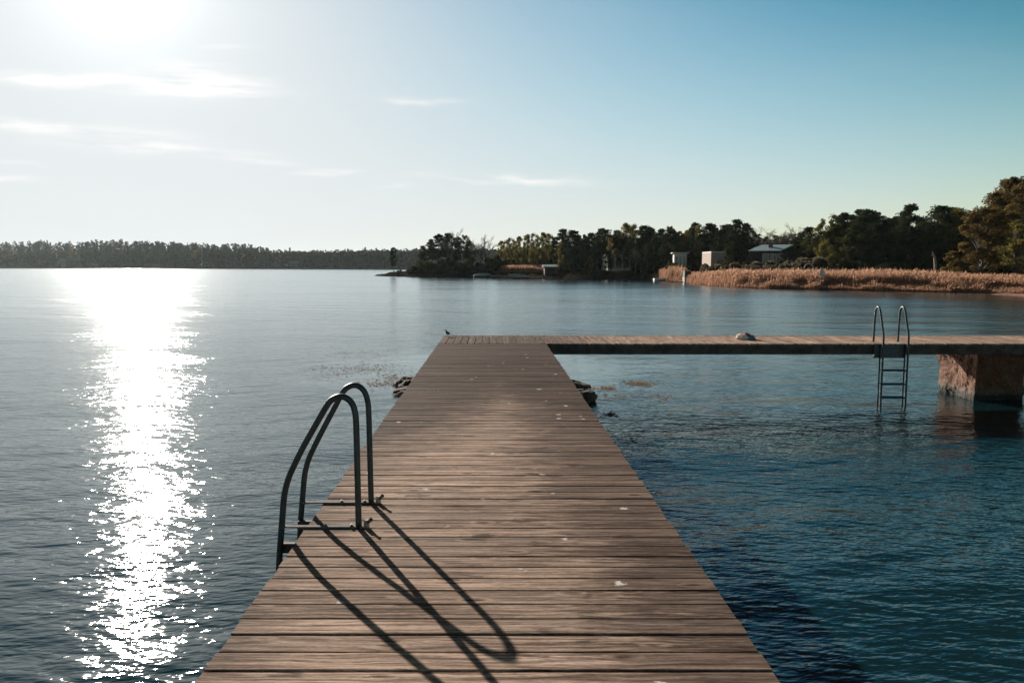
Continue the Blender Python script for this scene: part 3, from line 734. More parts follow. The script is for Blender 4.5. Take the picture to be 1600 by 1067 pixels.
# ------------------------------------------------------------------ trees
def blobs_to_quads(bl, per, size):
    Q = []; T = []
    for (cx, cy, cz, rx, ry, rz) in bl:
        n = max(12, int(per * rng.uniform(.7, 1.3)))
        d = rng.normal(size=(n, 3)); d /= np.linalg.norm(d, axis=1, keepdims=True)
        r_ = rng.random(n) ** .45
        c = np.array([cx, cy, cz]) + d * r_[:, None] * np.array([rx, ry, rz])
        Q.append(rand_quads(c, size)); base = rng.uniform(.1, .8)
        T.append(np.clip(base + rng.normal(0, .11, n), 0, 1))
    return np.concatenate(Q), np.concatenate(T)
def crown_mesh(bl, per, size, mat, name='crown'):
    mb = MB(); q, t_ = blobs_to_quads(bl, per, size); mb.addq(q, t_); return mb.mesh(name, mat)
def make_pine(k, spread=.2, low=.3, nb=40):
    nb = int(nb * 1.7)
    r_ = random.Random(k); bend = [r_.uniform(-.03, .03), r_.uniform(-.03, .03)]
    tr = MB(); axis = lambda t: Vector((bend[0] * math.sin(t * 3), bend[1] * t, t))
    tr.tube([axis(i / 8 * .95) for i in range(9)], [.016 * (1 - i / 8 * .8) for i in range(9)], 7)
    bl = []
    for i in range(nb):
        t = low + (1 - low) * (i + r_.random()) / nb; env = spread * (1.0 - max(0, (t - .62) / .38) ** 1.6 * .75) * (.55 + .45 * min(1, (t - low) / .15))
        a = r_.uniform(0, 6.28); rd = env * r_.uniform(.25, 1.0); c = axis(min(t, .95)) + Vector((math.cos(a) * rd, math.sin(a) * rd, r_.uniform(-.01, .03)))
        s = r_.uniform(.034, .066) * (1.15 - .4 * t) * 1.2
        bl.append((c.x, c.y, c.z, s * 1.25, s * 1.25, s * .8))
        tr.tube([axis(max(.1, min(t, .95) - .05)), (axis(min(t, .95) - .02) + c) / 2, c], [.006, .004, .002], 4, False)
    bl.append((axis(.96).x, axis(.96).y, .965, .045, .045, .035))
    return tr.mesh('trunk', M['barkp'], True), crown_mesh(bl, 100, .0100, M['pine'])
def make_broad(k, mat, spread=.24, low=.22, nb=46, per=150, size=.0095, thin=False):
    r_ = random.Random(k + 50); tr = MB(); lean = r_.uniform(-.04, .04)
    axis = lambda t: Vector((lean * t * t, lean * .5 * t, t))
    tr.tube([axis(i / 6 * .8) for i in range(7)], [.017 * (1 - i / 6 * .85) for i in range(7)], 7)
    bl = []
    for i in range(nb):
        t = low + (1 - low) * ((i + r_.random()) / nb) ** .9; q = (t - low) / (1 - low)
        env = spread * math.sqrt(max(.04, 1 - (q * 1.75 - .72) ** 2 * .85)) if not thin else spread * (1 - q * .75)
        a = r_.uniform(0, 6.28); rd = env * math.sqrt(r_.random()) * r_.uniform(.75, 1.15)
        c = axis(t) + Vector((math.cos(a) * rd, math.sin(a) * rd, 0)); s = r_.uniform(.035, .085)
        bl.append((c.x, c.y, min(c.z, .975), s, s, s * .9))
        st = axis(max(.12, t * .55)); tr.tube([st, (st + c) / 2 + Vector((0, 0, -.01)), c], [.006, .004, .0015], 4, False)
    return tr.mesh('trunk', M['bark'], True), crown_mesh(bl, per, size, mat)
def make_bare(k, spread=1.0, dens=5):
    r_ = random.Random(k + 90); mb = MB(); tw = MB()
    def br(p, d, L, rad, lev):
        p2 = p + d * L; mid = (p + p2) / 2 + Vector((r_.uniform(-1, 1), r_.uniform(-1, 1), 0)) * L * .06
        (mb if lev < 2 else tw).tube([p, mid, p2], [rad, rad * .8, rad * .6], 5 if lev < 2 else 3, False)
        if lev >= 5: return
        for i in range(dens if lev < 4 else 4):
            t = r_.uniform(.35, 1.0); q = p + (p2 - p) * t
            nd = (d + Vector((r_.gauss(0, .42), r_.gauss(0, .42), r_.gauss(.08, .2))) * spread).normalized()
            br(q, nd, L * r_.uniform(.42, .68), rad * .5, lev + 1)
    br(Vector((0, 0, 0)), Vector((0, 0, 1)), .42, .013, 0)
    V = np.concatenate(tw.V + mb.V); s = 1 / V[:, 2].max()
    for m__ in (mb, tw): m__.V = [v * s for v in m__.V]
    return mb.mesh('trunk', M['bare'], False), tw.mesh('crown', M['bare'], False)
def make_bush(k, mat, per=120):
    r_ = random.Random(k + 200); bl = []
    tr = MB()
    for i in range(16):
        a = r_.uniform(0, 6.28); rd = .55 * math.sqrt(r_.random()); z = r_.uniform(.15, .82) * (1 - rd * .5)
        bl.append((math.cos(a) * rd, math.sin(a) * rd, z, .2, .2, .16)); tr.tube([(0, 0, 0), (math.cos(a) * rd * .5, math.sin(a) * rd * .5, z * .6), (math.cos(a) * rd, math.sin(a) * rd, z)], [.02, .012, .005], 4, False)
    return tr.mesh('stem', M['bark']), crown_mesh(bl, per, .06, mat, 'foliage')

VAR = {
    'pine': [make_pine(1), make_pine(2, .23, .22, 48), make_pine(3, .18, .36, 36), make_pine(4, .25, .34, 42), make_pine(5, .22, .14, 52)],
    'olive': [make_broad(1, M['olive']), make_broad(2, M['olive'], .20, .18), make_broad(3, M['olive'], .28, .2, 36)],
    'green': [make_broad(4, M['green'], .26, .12, 40, 220), make_broad(5, M['green'], .22, .1, 36, 220)],
    'rust': [make_broad(6, M['rust'], .27, .15, 40, 260, .0075), make_broad(7, M['rust'], .2, .2, 34, 260, .0075)],
    'yellow': [make_broad(8, M['yellow'], .26, .1, 26, 90, .016), make_broad(9, M['yellow'], .22, .12, 26, 90, .016)],
    'conic': [make_broad(10, M['rust'], .34, .05, 60, 240, .008, True)],
    'bare': [make_bare(1), make_bare(2, 1.3), make_bare(3, .8)],
    'bush': [make_bush(1, M['green']), make_bush(2, M['pine'])],
    'brush': [make_bush(3, M['brush'], 150), make_bush(4, M['brush'], 150)],
}
NAME = {'pine': 'pine_tree', 'olive': 'leafy_tree', 'green': 'dark_leafy_tree', 'rust': 'rusty_leaved_tree', 'yellow': 'yellow_leaved_tree', 'conic': 'broad_based_tree', 'bare': 'bare_tree', 'bush': 'bush', 'brush': 'brushwood_bush'}
CNT = {k: 0 for k in VAR}
def tree(kind, px, top, dist, wfac=1.0, label=None, group=None, zoff=0):
    """dist = metres behind the shoreline at that pixel column"""
    u = (px - VX) / FP; Y = float(shoreY(u)) + dist; X = P(px, top, Y=Y).x
    z0 = gz(X, Y) - .15; H = P(px, top, Y=Y).z - z0
    v = VAR[kind][CNT[kind] % len(VAR[kind])]; CNT[kind] += 1
    root = empty(NAME[kind], (X, Y, z0), label, 'bush' if kind in ('bush', 'brush') else 'tree', group, rz=random.uniform(0, 6.28), scale=(H * wfac, H * wfac, H))
    a, b = ('stem', 'foliage') if kind in ('bush', 'brush') else ('trunk', 'crown')
    link(a, v[0], root); link(b, v[1], root); return root

# --- headland at the left
G1 = 'trees on the rocky headland'
tree('pine', 615, 386.5, 3, .8, 'small lone pine on the bare rock near the tip of the headland')
for i, (px, top, d, wf) in enumerate([(661, 384, 9, 1.0), (673, 374, 12, 1.0), (685, 366, 14, 1.1), (699, 364.5, 15, 1.1), (716, 370, 14, 1.1), (735, 377, 12, .9)]):
    tree('pine', px, top, d, wf, 'dark pine in the clump on the rocky headland', G1)
tree('bare', 706, 355, 11, .9, 'tall pale leafless tree rising out of the headland pines')
tree('rust', 728, 368, 16, .75, 'thin rusty crowned tree right of the tallest headland pines')
for px, top, d in ((744, 372, 12), (752, 364, 14), (761, 368, 15)):
    tree('bare', px, top, d, 1.0, 'slender leafless tree in the gap right of the headland pines', 'leafless trees in the headland gap')
for px, top in ((769, 388), (765, 398), (779, 395), (640, 417), (650, 411), (662, 404), (676, 402), (690, 400), (703, 404), (716, 402), (729, 404), (742, 406), (754, 407), (768, 409), (782, 409), (624, 420)):
    tree('bush', px, top, random.uniform(5, 10), .9 if top > 400 else .5, 'dark bush filling the ground beneath the headland trees', 'bushes beneath the headland trees')
# --- middle: olive trees, then pines
G2 = 'trees along the middle of the shore'
for px, top, d, wf in [(783, 377, 18, .9), (791, 375, 26, .9), (800, 372, 22, .9), (812, 370, 28, .9), (824, 367, 24, .9), (837, 365, 30, .9), (849, 364, 26, .9), (860, 366, 32, .8), (806, 382, 14, .8), (832, 380, 16, .8), (852, 382, 15, .8), (818, 388, 12, .8)]:
    tree('olive', px, top, d, wf, 'olive green tree behind the small reed patch and boathouse', G2)
for px, top, d, wf in [(879, 358, 14, 1.0), (893, 360, 18, 1.05), (904, 367, 20, 1.0), (870, 370, 22, .9), (924, 364, 24, 1.1), (940, 357, 26, 1.1), (948, 359, 20, 1.1), (963, 360, 24, 1.0), (1006, 352, 22, 1.1), (1018, 357, 26, 1.1), (1033, 358, 24, 1.1),
                       (1046, 359, 22, 1.1), (890, 380, 10, .9), (915, 376, 16, 1.0), (934, 382, 12, 1.0), (988, 372, 12, .9), (1002, 376, 11, .9), (1022, 374, 14, 1.0), (1040, 380, 16, 1.0)]:
    tree('pine', px, top, d, wf, 'dark pine in the thick row in front of the white houses', 'pines of the middle shore')
for px, top, d, wf in [(914, 367, 26, 1.0), (955, 370, 18, 1.1), (971, 364, 22, 1.2), (997, 360, 28, 1.2), (1058, 361, 26, 1.2), (1012, 383, 9, 1.0)]:
    tree('green', px, top, d, wf, 'dark bushy tree wedged between the pines of the middle shore', 'dark leafy trees of the middle shore')
tree('olive', 977, 349.5, 22, .9, 'tallest olive crowned tree standing above the middle pines')
tree('olive', 987, 352, 24, .8, 'olive tree touching the right side of the tallest olive crowned tree')
tree('yellow', 954, 371, 10, .55, 'small golden tree glowing among the middle pines')
tree('yellow', 875, 380, 8, .6, 'golden tree just above the boathouse roof')
tree('yellow', 922, 400, 5, .8, 'low golden shrub-like tree beside the water between the pines')
for px, top in ((952, 392), (966, 396), (978, 390)):
    tree('pine', px, top, 10, .9, 'small dark pine standing right in front of the white house with tall windows', 'small pines before the white house')
tree('bare', 994, 383, 9, .9, 'pale leaning leafless tree in front of the dark middle pines')
for i in range(30):
    px = 790 + i * 9.2 + random.uniform(-3, 3)
    if 786 < px < 872: top = random.uniform(397, 404); d = random.uniform(16, 22)
    else: top = random.uniform(396, 410); d = random.uniform(16, 26)
    if 950 < px < 995: continue
    tree('bush', px, top, d, .9, 'dark bush in the shade under the middle shore trees', 'bushes under the middle shore trees')
# --- right of the middle, behind the houses
tree('rust', 1049, 354, 34, .8, 'reddish brown crown at the right end of the middle pines')
tree('rust', 1068, 362, 30, 1.0, 'reddish brown tree above the white modern house')
for px, top, d, wf in [(1075, 360, 40, 1.0), (1086, 347.5, 44, .9), (1107, 349, 42, 1.1), (1114, 353, 46, 1.0), (1131, 352, 50, .9), (1150, 343.5, 44, 1.1), (1139, 350, 48, 1.0), (1166, 349, 46, 1.0), (1122, 362, 40, 1.0), (1095, 366, 36, 1.1), (1145, 360, 40, 1.1), (1160, 366, 42, 1.0)]:
    tree('pine', px, top, d, wf, 'tall dark pine behind the beige flat-roofed house', 'pines behind the beige house')
tree('yellow', 1091, 354, 38, .5, 'narrow golden tree between two tall dark pines')
tree('brush', 1112, 403, 22, 1.0, 'pale brushwood bush in front of the left corner of the beige house')
tree('green', 1139, 388, 24, .8, 'small dark tree touching the right side of the beige house')
tree('bush', 1060, 404, 12, 1.0, 'dark bush in front of the white flat-roofed modern house')
tree('bare', 1176, 345, 52, 1.3, 'pale leafless tree left of the large rounded leafless tree')
tree('bare', 1197, 347.5, 56, 1.7, 'large rounded pale leafless tree above the metal-roofed house')
tree('bare', 1213, 358, 58, 1.6, 'small leafless tree in the row above the right end of the metal roof')
tree('bare', 1228, 357, 60, 1.7, 'spreading leafless tree right of the metal-roofed house')
tree('bare', 1256, 347, 58, 1.4, 'leafless tree with fan-shaped twigs against the sky')
for px, top, d, wf in [(1183, 366, 60, 1.3), (1197, 370, 64, 1.3), (1211, 368, 60, 1.3), (1224, 369, 62, 1.3), (1238, 366, 60, 1.3), (1173, 372, 56, 1.2), (1250, 364, 58, 1.2), (1243, 376, 44, 1.2), (1080, 378, 34, 1.3), (1104, 376, 40, 1.3), (1126, 376, 44, 1.3), (1152, 378, 46, 1.3), (1068, 384, 34, 1.2)]:
    tree('green', px, top, d, wf, 'dark bushy tree in the belt behind the houses', 'dark leafy trees behind the houses')
# --- right wood
G3 = 'trees behind the big reed bed'
for px, top, d, wf in [(1264, 355, 44, 1.2), (1318, 333, 40, 1.1), (1330, 336, 44, 1.1), (1344, 328, 42, 1.1), (1356, 327, 38, 1.15), (1372, 332, 40, 1.1), (1388, 341, 46, 1.1), (1404, 338, 44, 1.0), (1442, 340, 44, 1.0), (1336, 352, 30, 1.2), (1362, 350, 30, 1.2),
                       (1384, 356, 30, 1.2), (1410, 352, 32, 1.2), (1434, 356, 34, 1.2), (1456, 350, 34, 1.2), (1396, 344, 38, 1.2)]:
    tree('pine', px, top, d, wf, 'dark pine in the tall wood behind the big reed bed', G3)
tree('pine', 1423, 319.5, 30, 1.05, 'tallest pine with layered flat branches behind the big reed bed')
tree('pine', 1468, 322, 32, 1.2, 'dense round-topped dark pine left of the rusty trees')
tree('pine', 1488, 326, 34, 1.1, 'dark pine squeezed between the round-topped pine and the greenish tree')
tree('olive', 1300, 337, 44, 1.0, 'pale olive tree at the left end of the tall right-hand wood')
tree('olive', 1281, 352, 42, .9, 'brownish olive tree just right of the fan-shaped leafless tree')
tree('olive', 1506, 327, 30, 1.1, 'greenish tree beside the rusty trees on the right')
tree('olive', 1288, 376, 24, .9, 'low olive tree behind the brushwood bank')
for px, top, d, wf in [(1290, 362, 36, 1.3), (1308, 350, 38, 1.3), (1325, 362, 28, 1.3), (1350, 366, 28, 1.3), (1376, 368, 28, 1.3), (1400, 366, 28, 1.3), (1426, 366, 30, 1.3), (1450, 366, 28, 1.3), (1476, 352, 28, 1.3), (1500, 354, 30, 1.3), (1523, 332, 34, 1.2), (1274, 372, 32, 1.2)]:
    tree('green', px, top, d, wf, 'dense dark leafy tree low in the wood behind the big reed bed', 'dark leafy trees behind the big reed bed')
tree('conic', 1538, 326, 17, 1.7, 'broad dark brown tree reaching low to the reeds on the right')
for px, top, d, wf in [(1553, 302, 30, 1.0), (1570, 290, 32, 1.0), (1588, 280, 34, 1.0), (1604, 276, 30, 1.1), (1625, 282, 30, 1.1), (1590, 312, 24, 1.0), (1560, 330, 24, .9), (1650, 290, 34, 1.1)]:
    tree('rust', px, top, d, wf, 'tall rusty brown tree at the right edge', 'rusty trees at the right edge')
tree('yellow', 1598, 372, 14, .8, 'yellow green tree at the foot of the rusty trees on the right edge')
tree('olive', 1592, 345, 20, 1.0, 'olive tree in front of the rusty trees on the right edge')
tree('yellow', 1492, 398, 16, .9, 'low yellow green tree at the foot of the broad dark brown tree')
for i in range(34):
    px = 1262 + i * 10.5 + random.uniform(-3, 3)
    tree('bush', px, random.uniform(392, 404), random.uniform(24, 34), 1.0, 'dark bush under the tall wood behind the big reed bed', 'bushes under the tall right-hand wood')
for px, top in [(1120, 411), (1138, 409), (1152, 407), (1166, 404), (1178, 406), (1190, 407), (1203, 405), (1216, 406), (1228, 404), (1240, 401), (1252, 399), (1264, 399), (1276, 398), (1288, 401)]:
    tree('brush', px, top, 21 + (px % 5), 1.2, 'pale brushwood bush on the bank below the metal-roofed house', 'brushwood bushes below the houses')
tree('yellow', 1226, 391, 30, .8, 'small yellow green tree at the right corner of the metal-roofed house')
tree('olive', 1300, 384, 26, .9, 'small olive tree behind the white cover in the reeds')

# back row that closes the wood behind the nearer trees
SK = [(786, 384), (870, 374), (900, 370), (960, 364), (1040, 362), (1090, 362), (1150, 360), (1180, 372), (1240, 368), (1262, 366), (1300, 352), (1340, 342), (1400, 348), (1460, 344), (1530, 334), (1580, 300), (1680, 300)]
for i in range(62):
    px = 792 + i * 13.6 + random.uniform(-4, 4); top = float(np.interp(px, [a for a, _ in SK], [b for _, b in SK])) + random.uniform(2, 12)
    sec = 0 if px < 880 else 1 if px < 1060 else 2 if px < 1260 else 3
    tree(['olive', 'green', 'green', 'green'][sec], px, top, random.uniform(34, 44) if sec != 2 else random.uniform(58, 66), random.uniform(1.2, 1.5),
         'dark tree in the back row ' + ['behind the olive trees by the boathouse', 'behind the middle pines', 'behind the houses', 'of the tall right-hand wood'][sec],
         'back row of trees ' + ['by the boathouse', 'behind the middle pines', 'behind the houses', 'of the right-hand wood'][sec])
# distinct yellow trees on the far shore
def far_tree(px, top, base, wf, label):
    u = (px - VX) / FP; Y = float(np.interp(u, FU, FY)) + 3; p = P(px, top, Y=Y)
    z0 = .8 + max(0, P(px, base, Y=Y).z - 3); H = p.z - z0
    v = VAR['yellow'][int(px) % 2]
    r_ = empty('yellow_leaved_tree', (p.x, Y, z0), label, 'tree', 'yellow trees on the far shore', rz=px, scale=(H * wf, H * wf, H)); link('trunk', v[0], r_); link('crown', v[1], r_)
for px, top, wf, lab in [(13, 390, 1.2, 'golden tree at the left end of the far shore'), (62, 406, 1.1, 'small golden tree on the far shore left of the pale-roofed house'),
                         (305, 392, 1.2, 'bright golden tree beside the pole on the far shore'), (380, 397, 1.1, 'olive gold tree on the far shore, the widest right of the sun glitter'),
                         (402, 400, 1.1, 'golden tree on the far shore beside the small pink rock'), (112, 384, .8, 'pale gold tree up the slope behind the pale-roofed house'),
                         (436, 398, 1.1, 'brownish gold tree left of the slanting pale roof'), (519, 403, .9, 'small gold tree on the far shore right of the slanting pale roof'), (532, 404, .9, 'last small gold tree before the headland')]:
    far_tree(px, top, 418, wf, lab)

# ------------------------------------------------------------------ reeds
def reeds(name, label, pxs, depth0, depth1, n, hgt, topfn=None):
    mb = MB(); u = (rng.uniform(pxs[0], pxs[1], n) - VX) / FP
    d = depth0 + (depth1 - depth0) * rng.random(n) ** 1.15
    ys = shoreY(u); Y = ys + d; X = u * Y; z = np.maximum(land_h(X, Y), -.1) - .1
    cl = np.array([mnoise.fractal(Vector((a * .16, b * .16, 0)), 1, 2, 4) for a, b in zip(X, Y)])
    H = hgt * (1 + .20 * cl + rng.normal(0, .12, n)) * np.clip(.38 + d / 5, 0, 1) * np.interp(u * FP + VX, [0, 1029, 1045, 1071, 1072, 1105, 1140, 1400, 1540, 1700], [1, .6, 1, 1, .62, .86, 1, 1, .78, .75])
    H = np.where((cl < -.12) & (d < 2.5), H * .6, H)
    th = rng.uniform(0, np.pi, n); wv = rng.uniform(.016, .034, n); ln = rng.normal(.05, .14, n) * H; ly = rng.normal(0, .1, n) * H
    ca, sa = np.cos(th) * wv, np.sin(th) * wv
    def lev(t, k): return np.stack([X + ln * t ** 2, Y + ly * t ** 2, z + H * t], 1), k
    pts = [lev(0, .8), lev(.55, 1.0), lev(.86, .6), ]
    tint = np.clip(.5 + .5 * cl + rng.normal(0, .2, n), 0, 1)
    for (p, k), (q, k2) in zip(pts, pts[1:]):
        off = np.stack([ca, sa, np.zeros(n)], 1)
        mb.addq(np.stack([p - off * k, p + off * k, q + off * k2, q - off * k2], 1), tint * .7)
    # plumes
    m = rng.random(n) < .55; (p, k), (q, k2) = lev(.82, 1), lev(1.0, 1)
    off = np.stack([ca, sa, np.zeros(n)], 1) * 1.9; c = (p + q) / 2
    drp = np.stack([rng.normal(.05, .05, n), np.zeros(n), np.zeros(n)], 1)
    mb.addq(np.stack([p, c + off + drp * .4, q + drp, c - off + drp * .4], 1)[m], np.clip(tint[m] * .3 + .7, 0, 1))
    o = mb.build(name, M['reed']); return tag(o, label, 'reeds', None, 'stuff')
reeds('reed_bed', 'long bed of tall rust coloured dry reeds along the right shore', (1071, 1660), .0, 15, 60000, 1.85)
reeds('reed_bed', 'small patch of dry reeds at the water between the pines and the leaning poles', (1029, 1066), .5, 9, 5000, 1.95)
reeds('reed_bed', 'narrow strip of pinkish reeds left of the boathouse', (783, 851), 6, 12, 6000, 2.3)

# ------------------------------------------------------------------ houses
def at(px, dist):
    u = (px - VX) / FP; Y = float(shoreY(u)) + dist; return u * Y * 1.0, Y
def frame_at(px, dist, rz=0):
    x, y = at(px, dist); return x, y, gz(x, y)
def wall_window(root, x0, x1, z0, z1, y, n=1, fm='white'):
    """window on the face that looks along -y"""
    f = MB(); t_ = .07
    f.box(x0, x1, y - .05, y - .002, z1 - t_, z1); f.box(x0, x1, y - .05, y - .002, z0, z0 + t_)
    for i in range(n + 1):
        xc = x0 + (x1 - x0 - t_) * i / n; f.box(xc, xc + t_, y - .048, y - .004, z0 + t_, z1 - t_)
    w_ = f.build('window', M[fm], root); g = MB(); g.box(x0 + .02, x1 - .02, y - .03, y - .003, z0 + .02, z1 - .02); g.build('pane', M['glass'], w_)
def flat_house(px0, px1, dist, ztop_px, label, wall, wins, storeys=1, overhang=.4, rz=0, fm='white', dark_base=False):
    u = ((px0 + px1) / 2 - VX) / FP; Y = float(shoreY(u)) + dist; X = u * Y; z0 = gz(X, Y) - .3
    W = (px1 - px0) / FP * Y; H = P((px0 + px1) / 2, ztop_px, Y=Y).z - z0
    root = empty('house', (X, Y, z0), label, 'house', None, rz)
    b0 = 0
    if dark_base:
        b0 = H * .46; m_ = MB(); m_.box(-W / 2 + .1, W / 2 - .1, .1, 5.9, 0, b0); m_.build('base_storey', M['dkwall'], root)
    m_ = MB(); m_.box(-W / 2, W / 2, 0, 6, b0 + .002, H - .2); m_.build('wall', M[wall], root)
    m_ = MB(); m_.box(-W / 2 - overhang, W / 2 + overhang, -overhang, 6 + overhang, H - .198, H); m_.build('roof', M['white' if wall != 'dkwall' else 'roofd'], root)
    for (a, b, c, d, n) in wins: wall_window(root, -W / 2 + a * W, -W / 2 + b * W, b0 + c * (H - b0), b0 + d * (H - b0), 0, n, fm)
    return root
flat_house(948, 984, 15, 398, 'white house with tall windows half hidden behind the middle pines', 'white', [(.05, .3, .2, .8, 1), (.36, .62, .2, .8, 2), (.68, .94, .2, .8, 2)], rz=.1)
flat_house(1052, 1071, 17, 394.5, 'white flat-roofed modern house left of the beige house', 'white', [(.06, .32, .35, .85, 1), (.4, .62, .15, .85, 1), (.7, .92, .35, .85, 1)], rz=-.15)
flat_house(1109, 1136, 26, 393, 'beige flat-roofed house with two small dark windows', 'beige', [(.40, .48, .05, .42, 1), (.60, .68, .05, .42, 1)], overhang=.0, rz=0.0, fm='dkwall', dark_base=True)
flat_house(1336, 1384, 34, 386, 'pale house glimpsed through the trunks of the wood behind the big reed bed', 'white', [(.1, .4, .3, .8, 2), (.5, .9, .3, .8, 3)])
# metal-roofed dark house
def roof_house():
    dist = 30; u = (1200 - VX) / FP; Y = float(shoreY(u)) + dist; X = u * Y; z0 = gz(X, Y) - .3
    root = empty('house', (X, Y, z0), 'dark wooden house with a pale metal roof and long windows', 'house', None, R(-19.5))
    s = Y / FP; ze = P(1200, 391.5, Y=Y).z - z0; zr = P(1200, 382.5, Y=Y + 4).z - z0
    xl, xr = (1171 - 1200) * s, (1214 - 1200) * s
    m_ = MB(); m_.box(xl, xr, 0, 8, 0, ze - .02); m_.build('wall', M['dkwall'], root)
    m_ = MB(); t_ = .16     # roof: two slopes, ridge runs along x, shifted to the right like the photo shows
    e0, e1 = (1168 - 1200) * s, (1216 - 1200) * s; r0, r1 = (1188 - 1200) * s, (1235 - 1200) * s
    pts = [(e0, -.8, ze), (e1, -.8, ze), (r1, 4, zr), (r0, 4, zr), (e0 + 2, 8.8, ze), (e1 + 2, 8.8, ze)]
    v = pts + [(a, b, c - t_) for a, b, c in pts]
    m_.add(v, [(0, 1, 2, 3), (3, 2, 5, 4), (7, 6, 9, 8), (8, 9, 10, 11), (0, 6, 7, 1), (1, 7, 8, 2), (2, 8, 11, 5), (5, 11, 10, 4), (4, 10, 9, 3), (3, 9, 6, 0)])
    rf = m_.build('roof', M['roofg'], root)
    m_ = MB(); cx_ = (1201 - 1200) * s; m_.box(cx_ - .35, cx_ + .35, 1.6, 2.3, ze + .5, zr + .15); m_.box(cx_ - .42, cx_ + .42, 1.53, 2.37, zr + .152, zr + .25); m_.build('chimney', M['roofd'], rf)
    for k in range(3): wall_window(root, xl + 2.0 + k * 1.25, xl + 3.1 + k * 1.25, .9, ze - .5, 0, 1)
    wall_window(root, xr - 1.0, xr - .3, .9, ze - .5, 0, 1)
    m_ = MB(); m_.box(xr + .02, xr + 5, 3, 8, 0, ze - .3); m_.build('side_wing', M['dkwall'], root)
roof_house()
def gable_house(name, px0, px1, Y, zb, ze_px, zr_px, label, wall, roof, cat='house', wins=1, depth=6, door=False):
    X = P((px0 + px1) / 2, 410, Y=Y).x; s = Y / FP; W = (px1 - px0) * s; ze = P(px0, ze_px, Y=Y).z - zb; zr = P(px0, zr_px, Y=Y).z - zb
    root = empty(name, (X, Y, zb), label, cat)
    m_ = MB(); m_.box(-W / 2 + .3, W / 2 - .3, 0, depth, 0, ze); m_.build('wall', M[wall], root)
    m_ = MB(); m_.add([(-W / 2, -.4, ze), (W / 2, -.4, ze), (W / 2, depth / 2, zr), (-W / 2, depth / 2, zr), (-W / 2, depth + .4, ze), (W / 2, depth + .4, ze)] +
                      [(-W / 2, -.4, ze - .15), (W / 2, -.4, ze - .15), (W / 2, depth + .4, ze - .15), (-W / 2, depth + .4, ze - .15)],
                      [(0, 1, 2, 3), (3, 2, 5, 4), (0, 6, 7, 1), (4, 5, 8, 9), (6, 9, 8, 7), (0, 3, 4, 9, 6), (1, 7, 8, 5, 2)]); m_.build('roof', M[roof], root)
    for k in range(wins):
        a = -W / 2 + W * (k + .5) / wins; wall_window(root, a - .6, a + .6, ze * .35, ze * .8, 0, 1)
    if door:
        m_ = MB(); m_.box(-.9, .9, -.06, -.003, 0, ze * .8); m_.build('door', M['dkwall'], root)
    return root
x_, y_ = at(861, 5); gable_house('boathouse', 849, 873, y_, .35, 416.5, 413.3, 'small dark red boathouse with a pale roof at the water', 'redwall', 'roofg', 'boathouse', 0, 5, True)
def farY(px): return float(np.interp((px - VX) / FP, FU, FY))
gable_house('house', 103, 129, farY(116) + 4, 1.2, 406, 401, 'dark house with a pale gabled roof on the far shore', 'dkwall', 'roofg', 'house', 3, 12)
gable_house('house', 95, 105, farY(100) + 2, .8, 408, 406, 'small pale roofed hut left of the far gabled house', 'beige', 'white', 'hut', 1, 6)
gable_house('house', 450, 467, farY(458) + 4, 1.0, 411, 408, 'far shore house with a slanting pale roof', 'dkwall', 'beige', 'house', 2, 9)
gable_house('house', 143, 154, farY(150) + 3, .8, 415, 412.5, 'tiny pale roofed shed on the far shore right of the gabled house', 'dkwall', 'roofg', 'shed', 1, 5)
gable_house('house', 316, 336, farY(326) + 4, 1.0, 412, 409, 'low grey house on the far shore right of the bright golden tree', 'dkwall', 'roofd', 'house', 3, 9)

# ------------------------------------------------------------------ boats and shore furniture
def boat(px, dY, L, label, cover=None, rz=0):
    x, y = at(px, dY); z = max(0.0, gz(x, y))
    root = empty('small_boat', (x, y, z), label, 'boat', None, rz)
    n = 13; V = []; F = []; prof = [(-1, .55), (-.8, .15), (0, -.08), (.8, .15), (1, .55)]
    for i in range(n):
        t = i / (n - 1); w_ = .75 * (1 - t ** 3) ** .7 + .02; lift = .25 * t ** 2
        for a, b in prof: V.append(((t - .5) * L, a * w_, b + lift))
        
    for i in range(n - 1):
        for j in range(4): F.append((i * 5 + j, i * 5 + 5 + j, i * 5 + 6 + j, i * 5 + j + 1))
    F.append((0, 1, 2, 3, 4))
    m_ = MB(); m_.add(V, F); h = m_.build('hull', M['white' if cover is None else 'hull'], root, True)
    sd = h.modifiers.new('thickness', 'SOLIDIFY'); sd.thickness = .05
    m_ = MB()
    for t in (-.2, .12): m_.box(t * L - .12, t * L + .12, -.6, .6, .34, .38)
    m_.build('bench', M['beam'], root)
    if cover:
        V = []; F = []
        for i in range(n):
            t = i / (n - 1); w_ = .78 * (1 - t ** 3) ** .7 + .03; lift = .25 * t ** 2; r_ = .32 + .28 * math.sin(t * 3.14)
            for a, b in [(-1.02, .50), (-.6, .55 + r_ * .55), (0, .55 + r_), (.6, .55 + r_ * .55), (1.02, .50)]: V.append(((t - .5) * L, a * w_, b + lift))
        for i in range(n - 1):
            for j in range(4): F.append((i * 5 + j, i * 5 + 5 + j, i * 5 + 6 + j, i * 5 + j + 1))
        F += [(0, 1, 2, 3, 4), tuple((n - 1) * 5 + k for k in (4, 3, 2, 1, 0))]
        m_ = MB(); m_.add(V, F); m_.build('cover', M[cover], root)
boat(748, -1.5, 2.6, 'small boat under a pale cover at the left end of the moored row', 'tarp', .2)
boat(755, -1.0, 3.8, 'larger boat under a pale cover beside the leftmost one', 'tarp', -.1)
boat(808, -1.5, 4.2, 'boat under a rounded pale cover right of the moored row gap', 'tarp', 3.3)
boat(1033, -.8, 3.0, 'white rowing boat at the foot of the small reed patch', None, .1)
